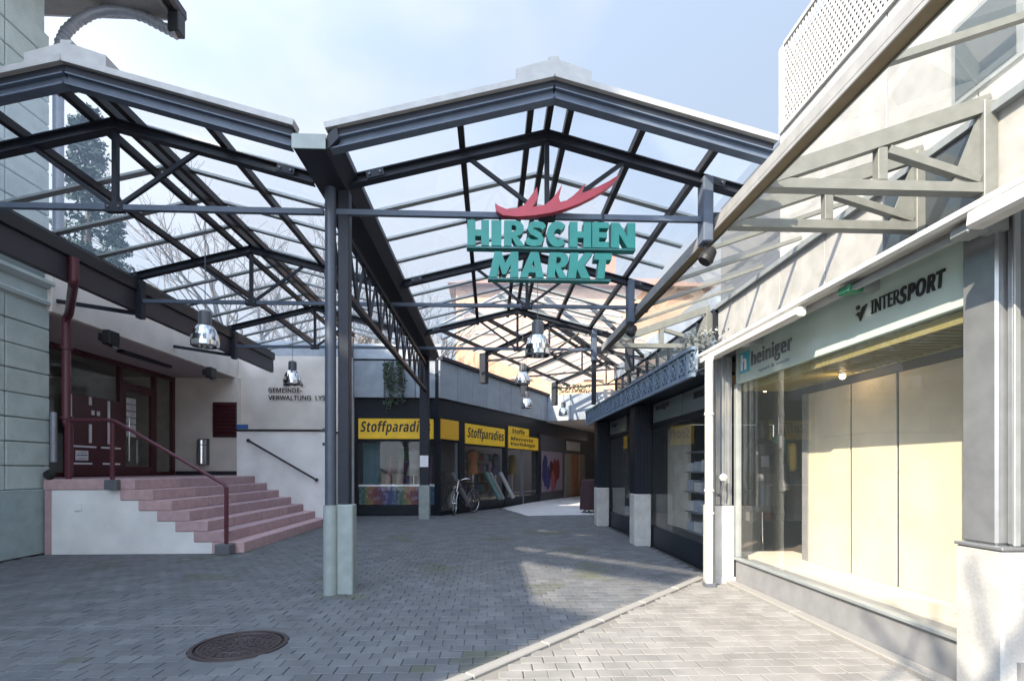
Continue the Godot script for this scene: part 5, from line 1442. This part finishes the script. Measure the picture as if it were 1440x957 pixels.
func bare_tree(label: String, at: Vector3, h: float, depth := 5, spread := 0.75) -> void:
	var t = thing("bare_tree", label, "tree", at, "bare winter trees")
	var g := Geo.new()
	g.tube([at, at + Vector3(0.05, h * 0.16, 0.03), at + Vector3(0, h * 0.34, 0)], h * 0.022, 8, h * 0.014)
	obj("trunk", g, M.bark, t)
	g = Geo.new()
	for i in 5:
		var a := TAU * i / 5.0 + rng.randf_range(-0.4, 0.4)
		branch(g, at + Vector3(0, h * rng.randf_range(0.26, 0.34), 0), Vector3(cos(a) * 0.6, 1.0, sin(a) * 0.6).normalized(), h * 0.27, h * 0.009, depth - 1, spread)
	obj("crown", g, M.bark, t)

func conifer(label: String, at: Vector3, h: float, w: float) -> void:
	var t = thing("conifer", label, "tree", at, "dark conifers behind the left roof")
	var g := Geo.new()
	g.tube([at, at + Vector3(0, h, 0)], h * 0.018, 7, 0.02)
	obj("trunk", g, M.bark, t)
	g = Geo.new()
	for i in 260:
		var f := rng.randf_range(0.15, 1.0)
		var a := rng.randf() * TAU
		var l := w * (1.05 - f) * rng.randf_range(0.6, 1.1) + 0.15
		var p := at + Vector3(0, h * f, 0)
		var d := Vector3(cos(a), -0.25, sin(a))
		for k in 40:
			var q := p + d * l * (0.1 + 0.9 * k / 40.0)
			leaf(g, q + Vector3(rng.randf_range(-1, 1), rng.randf_range(-1, 0.6), rng.randf_range(-1, 1)) * 0.13, rng.randf_range(0.05, 0.12))
	obj("crown", g, M.needle, t)

func trees() -> void:
	conifer("tall dark conifer behind the left glass roof, next to the stone corner", Vector3(-13.4, 0, -17.6), 13.4, 2.7)
	conifer("dark conifer behind the left glass roof, shorter and farther than the tall one", Vector3(-16.0, 0, -22.5), 12.0, 2.7)
	bare_tree("bare tree beyond the left glass roof, between the conifers and the lamp", Vector3(-15.5, 0, -33), 19)
	bare_tree("bare tree beyond the left glass roof, above the lettered wall", Vector3(-9.0, 0, -31), 15)
	bare_tree("bare bluish tree left of the peach building", Vector3(-4.4, 0, -30), 12.2, 5, 0.8)
	bare_tree("bare tree above the fabric shop roof", Vector3(-6.8, 0, -24), 9.5)
	bare_tree("bare street tree behind the viewer whose twigs shade the cream paving", Vector3(-5.7, 0, 5.3), 10.5, 3, 0.8)
	# green plant hanging over the fascia of the fabric shop
	var t = thing("hanging_plant", "green trailing plant hanging over the grey fascia above the first yellow sign", "plant", Vector3(-2.6, 4.3, -14.4))
	var g := Geo.new(); var st := Geo.new()
	for i in 26:
		var x := -2.95 + rng.randf() * 0.52
		var l := rng.randf_range(0.45, 1.0) if rng.randf() < 0.75 else rng.randf_range(1.1, 1.45)
		var p := Vector3(x, 4.30, -14.40)
		var e := p + Vector3(rng.randf_range(-0.12, 0.12), -l, rng.randf_range(-0.05, 0.10))
		st.tube([p, p.lerp(e, 0.5) + Vector3(0, 0, 0.08), e], 0.006, 4)
		for k in int(l * 34):
			leaf(g, p.lerp(e, rng.randf()) + Vector3(rng.randf_range(-0.07, 0.07), rng.randf_range(-0.05, 0.05), rng.randf_range(-0.02, 0.10)), rng.randf_range(0.03, 0.055))
	obj("stem", st, M.bark, t); obj("foliage", g, M.leaf, t)
	t = thing("roof_plant", "small green plant on the parapet at the far end of the arcade", "plant", Vector3(3.0, 4.4, -21.2))
	g = Geo.new()
	for i in 260: leaf(g, Vector3(3.3 + rng.randf_range(-0.7, 0.9), 4.45 + rng.randf() * 0.35, -20.9 + rng.randf_range(-0.25, 0.25)), 0.06)
	obj("foliage", g, M.leaf, t)

# ------------------------------------------------------------------ pendant lamps
func pendant(label: String, at: Vector3, top: float, s := 1.0) -> void:
	var t = thing("pendant_lamp", label, "lamp", at, "shiny pendant lamps under the glass roofs")
	var g := Geo.new()
	g.lathe(at, [Vector2(0.165, -0.21), Vector2(0.188, -0.195), Vector2(0.190, -0.13), Vector2(0.178, -0.05), Vector2(0.150, 0.03), Vector2(0.112, 0.085), Vector2(0.07, 0.115), Vector2(0.04, 0.12)], 32)
	obj("reflector", g, M.chrome, t)
	g = Geo.new()
	g.lathe(at, [Vector2(0.0, 0.10), Vector2(0.07, 0.10), Vector2(0.078, 0.12), Vector2(0.078, 0.30), Vector2(0.06, 0.315), Vector2(0, 0.315)], 16)
	for k in 10: g.cbox(Vector3(0.074, 0.125, -0.008), Vector3(0.09, 0.295, 0.008), 0.002, Transform3D(Basis(Vector3.UP, TAU * k / 10.0), at))
	obj("housing", g, M.grey_metal, t)
	g = Geo.new(); g.lathe(at, [Vector2(0, -0.06), Vector2(0.05, -0.03), Vector2(0.055, 0.03), Vector2(0.03, 0.08), Vector2(0, 0.09)], 14); obj("bulb", g, M.white_metal, t)
	tb("wire", [at + Vector3(0, 0.31, 0), Vector3(at.x, top, at.z)], 0.006, M.grey_metal, t, 5)

func pendants() -> void:
	pendant("shiny pendant lamp with long wire in front of the cream canopy", Vector3(-4.167, 3.30, -7.65), 4.95)
	pendant("shiny pendant lamp before the lettered wall", Vector3(-4.49, 3.44, -11.8), 4.80)
	pendant("largest shiny pendant lamp in the middle of the arcade, below the sign", Vector3(0.70, 3.20, -7.6), 4.88)
	pendant("shiny pendant lamp beyond the largest one, second along the arcade", Vector3(0.81, 3.66, -12.9), 5.2)
	pendant("small shiny pendant lamp low in front of the far fascia panels, third along the arcade", Vector3(1.14, 3.47, -16.3), 5.1)
	pendant("smallest shiny pendant lamp at the far right end of the arcade", Vector3(2.80, 3.58, -19.6), 5.1)

# ------------------------------------------------------------------ the big sign
func strokes(letter: String) -> Array:   # heavy block letters in a unit square, as butted outlines
	var rect := func(x0, y0, x1, y1): return [Vector2(x0, y0), Vector2(x1, y0), Vector2(x1, y1), Vector2(x0, y1)]
	match letter:
		"H": return [rect.call(0, 0, 0.36, 1), rect.call(0.64, 0, 1, 1), rect.call(0.36, 0.37, 0.64, 0.62)]
		"I": return [rect.call(0, 0, 1, 1)]
		"E": return [rect.call(0, 0, 0.42, 1), rect.call(0.42, 0.77, 1, 1), rect.call(0.42, 0.39, 0.9, 0.61), rect.call(0.42, 0, 1, 0.23)]
		"N": return [rect.call(0, 0, 0.33, 1), rect.call(0.67, 0, 1, 1), [Vector2(0.33, 1), Vector2(0.33, 0.55), Vector2(0.67, 0), Vector2(0.67, 0.45)]]
		"T": return [rect.call(0, 0.74, 1, 1), rect.call(0.29, 0, 0.71, 0.74)]
		"M": return [[Vector2(0, 0), Vector2(0.1, 1), Vector2(0.33, 1), Vector2(0.5, 0.55), Vector2(0.67, 1), Vector2(0.9, 1), Vector2(1, 0), Vector2(0.72, 0), Vector2(0.69, 0.5), Vector2(0.56, 0.12), Vector2(0.44, 0.12), Vector2(0.31, 0.5), Vector2(0.28, 0)]]
		"K": return [rect.call(0, 0, 0.36, 1), [Vector2(0.36, 0.36), Vector2(0.36, 0.64), Vector2(0.6, 1), Vector2(0.99, 1), Vector2(0.66, 0.52), Vector2(1, 0), Vector2(0.6, 0)]]
		"A":
			var l := [Vector2(0, 0), Vector2(0.33, 1), Vector2(0.5, 1), Vector2(0.5, 0.68), Vector2(0.43, 0.42), Vector2(0.5, 0.42), Vector2(0.5, 0.2), Vector2(0.37, 0.2), Vector2(0.32, 0)]
			return [l, l.map(func(p): return Vector2(1.0 - p.x, p.y))]
		"R":
			var o := [Vector2(0.36, 1)]
			for i in 9: o.append(Vector2(0.58 + 0.37 * sin(PI * i / 8.0), 0.70 + 0.30 * cos(PI * i / 8.0)))
			o.append(Vector2(0.36, 0.40)); o.append(Vector2(0.36, 0.58))
			for i in 7: o.append(Vector2(0.46 + 0.13 * sin(PI * (6 - i) / 6.0), 0.70 + 0.12 * cos(PI * (6 - i) / 6.0)))
			o.append(Vector2(0.36, 0.82))
			return [rect.call(0, 0, 0.36, 1), o, [Vector2(0.36, 0.398), Vector2(0.62, 0.398), Vector2(1, 0), Vector2(0.6, 0), Vector2(0.36, 0.34)]]
		"C":
			var o := []
			for i in 19: o.append(Vector2(0.53 + 0.53 * cos(deg_to_rad(42 + i * 15.3)), 0.5 + 0.51 * sin(deg_to_rad(42 + i * 15.3))))
			for i in 15: o.append(Vector2(0.56 + 0.2 * cos(deg_to_rad(317 - i * 19.6)), 0.5 + 0.21 * sin(deg_to_rad(317 - i * 19.6))))
			return [o]
		"S":
			var c := [Vector2(0.93, 0.72), Vector2(0.84, 0.83), Vector2(0.68, 0.86), Vector2(0.5, 0.87), Vector2(0.3, 0.83), Vector2(0.20, 0.70), Vector2(0.30, 0.59), Vector2(0.5, 0.52), Vector2(0.7, 0.42), Vector2(0.80, 0.29), Vector2(0.7, 0.17), Vector2(0.5, 0.13), Vector2(0.3, 0.14), Vector2(0.14, 0.19), Vector2(0.05, 0.28)]
			var l := []; var r := []
			for i in c.size():
				var d: Vector2 = (c[mini(i + 1, c.size() - 1)] - c[maxi(i - 1, 0)]).normalized().orthogonal() * 0.13
				l.append(c[i] + d); r.append(c[i] - d)
			r.reverse()
			return [l + r]
	return []

func block_letter(letter: String, x0: float, x1: float, y0: float, y1: float, lean: float, t: Node3D) -> void:
	var g := Geo.new()
	for s in strokes(letter):
		var p := PackedVector2Array()
		for q in s: p.append(Vector2(lerpf(x0, x1, q.x) + lean * q.y, lerpf(y0, y1, q.y)))
		g.prism(p, -5.415, -5.30)
	obj("letter", g, M.teal, t)

func big_sign() -> void:
	var t = thing("block_letter_sign", "teal block letters in two rows under a red antler, hung from the front tie rod", "sign", Vector3(0.6, 3.3, -5.3))
	for r in [["H", -0.241, -0.017], ["I", 0.007, 0.111], ["R", 0.14, 0.355], ["S", 0.362, 0.571], ["C", 0.585, 0.795], ["H", 0.824, 1.049], ["E", 1.059, 1.233], ["N", 1.259, 1.515]]:
		block_letter(r[0], r[1], r[2], 3.617, 3.880, 0.0, t)
	for r in [["M", -0.02, 0.288], ["A", 0.300, 0.552], ["R", 0.585, 0.800], ["K", 0.802, 1.040], ["T", 1.055, 1.240]]:
		block_letter(r[0], r[1], r[2], 3.292, 3.558, 0.03, t)
	bx("letter_rail", Vector3(-0.25, 3.596, -5.41), Vector3(1.52, 3.616, -5.31), M.teal_dark, t)
	bx("letter_rail", Vector3(-0.03, 3.272, -5.41), Vector3(1.255, 3.291, -5.31), M.teal_dark, t)
	for x in [0.1, 1.2]:
		bx("hanging_bar", Vector3(x - 0.012, 3.29, -5.425), Vector3(x + 0.012, 4.02, -5.412), M.steel, t)
	var pts := PackedVector2Array([Vector2(0.047, 4.052), Vector2(0.061, 3.97), Vector2(0.126, 3.929), Vector2(0.276, 3.918), Vector2(0.463, 3.936), Vector2(0.636, 3.968), Vector2(0.78, 4.01), Vector2(0.925, 4.068), Vector2(1.07, 4.143), Vector2(1.201, 4.225), Vector2(1.289, 4.3), Vector2(1.347, 4.38), Vector2(1.23, 4.305), Vector2(1.114, 4.245), Vector2(1.012, 4.199), Vector2(0.947, 4.176), Vector2(0.99, 4.285), Vector2(0.911, 4.197), Vector2(0.809, 4.101), Vector2(0.723, 4.078), Vector2(0.708, 4.121), Vector2(0.744, 4.265), Vector2(0.701, 4.192), Vector2(0.636, 4.105), Vector2(0.564, 4.046), Vector2(0.434, 4.021), Vector2(0.492, 4.116), Vector2(0.48, 4.23), Vector2(0.434, 4.158), Vector2(0.348, 4.041), Vector2(0.262, 4.003), Vector2(0.161, 3.994), Vector2(0.09, 4.021)])
	var g := Geo.new()
	g.prism(pts, -5.36, -5.29)
	obj("antler", g, M.antler, t)

# ------------------------------------------------------------------ small things
func small_things() -> void:
	# floodlights under the right hangers
	for q in [[-5.45, "black round floodlight under the right end of the front truss"], [-8.45, "black round floodlight under the right end of the second truss"]]:
		var at := Vector3(2.36, 3.62, q[0])
		var t = thing("round_floodlight", q[1], "floodlight", at, "round floodlights under the truss ends")
		var g := Geo.new()
		g.lathe(at, [Vector2(0, -0.09), Vector2(0.07, -0.09), Vector2(0.085, -0.05), Vector2(0.06, 0.06), Vector2(0.03, 0.09), Vector2(0, 0.09)], 16, Basis(Vector3.BACK, -0.6))
		obj("housing", g, M.black, t)
		bx("bracket", at + Vector3(-0.05, 0.05, -0.02), at + Vector3(-0.02, 0.119, 0.02), M.black, t)
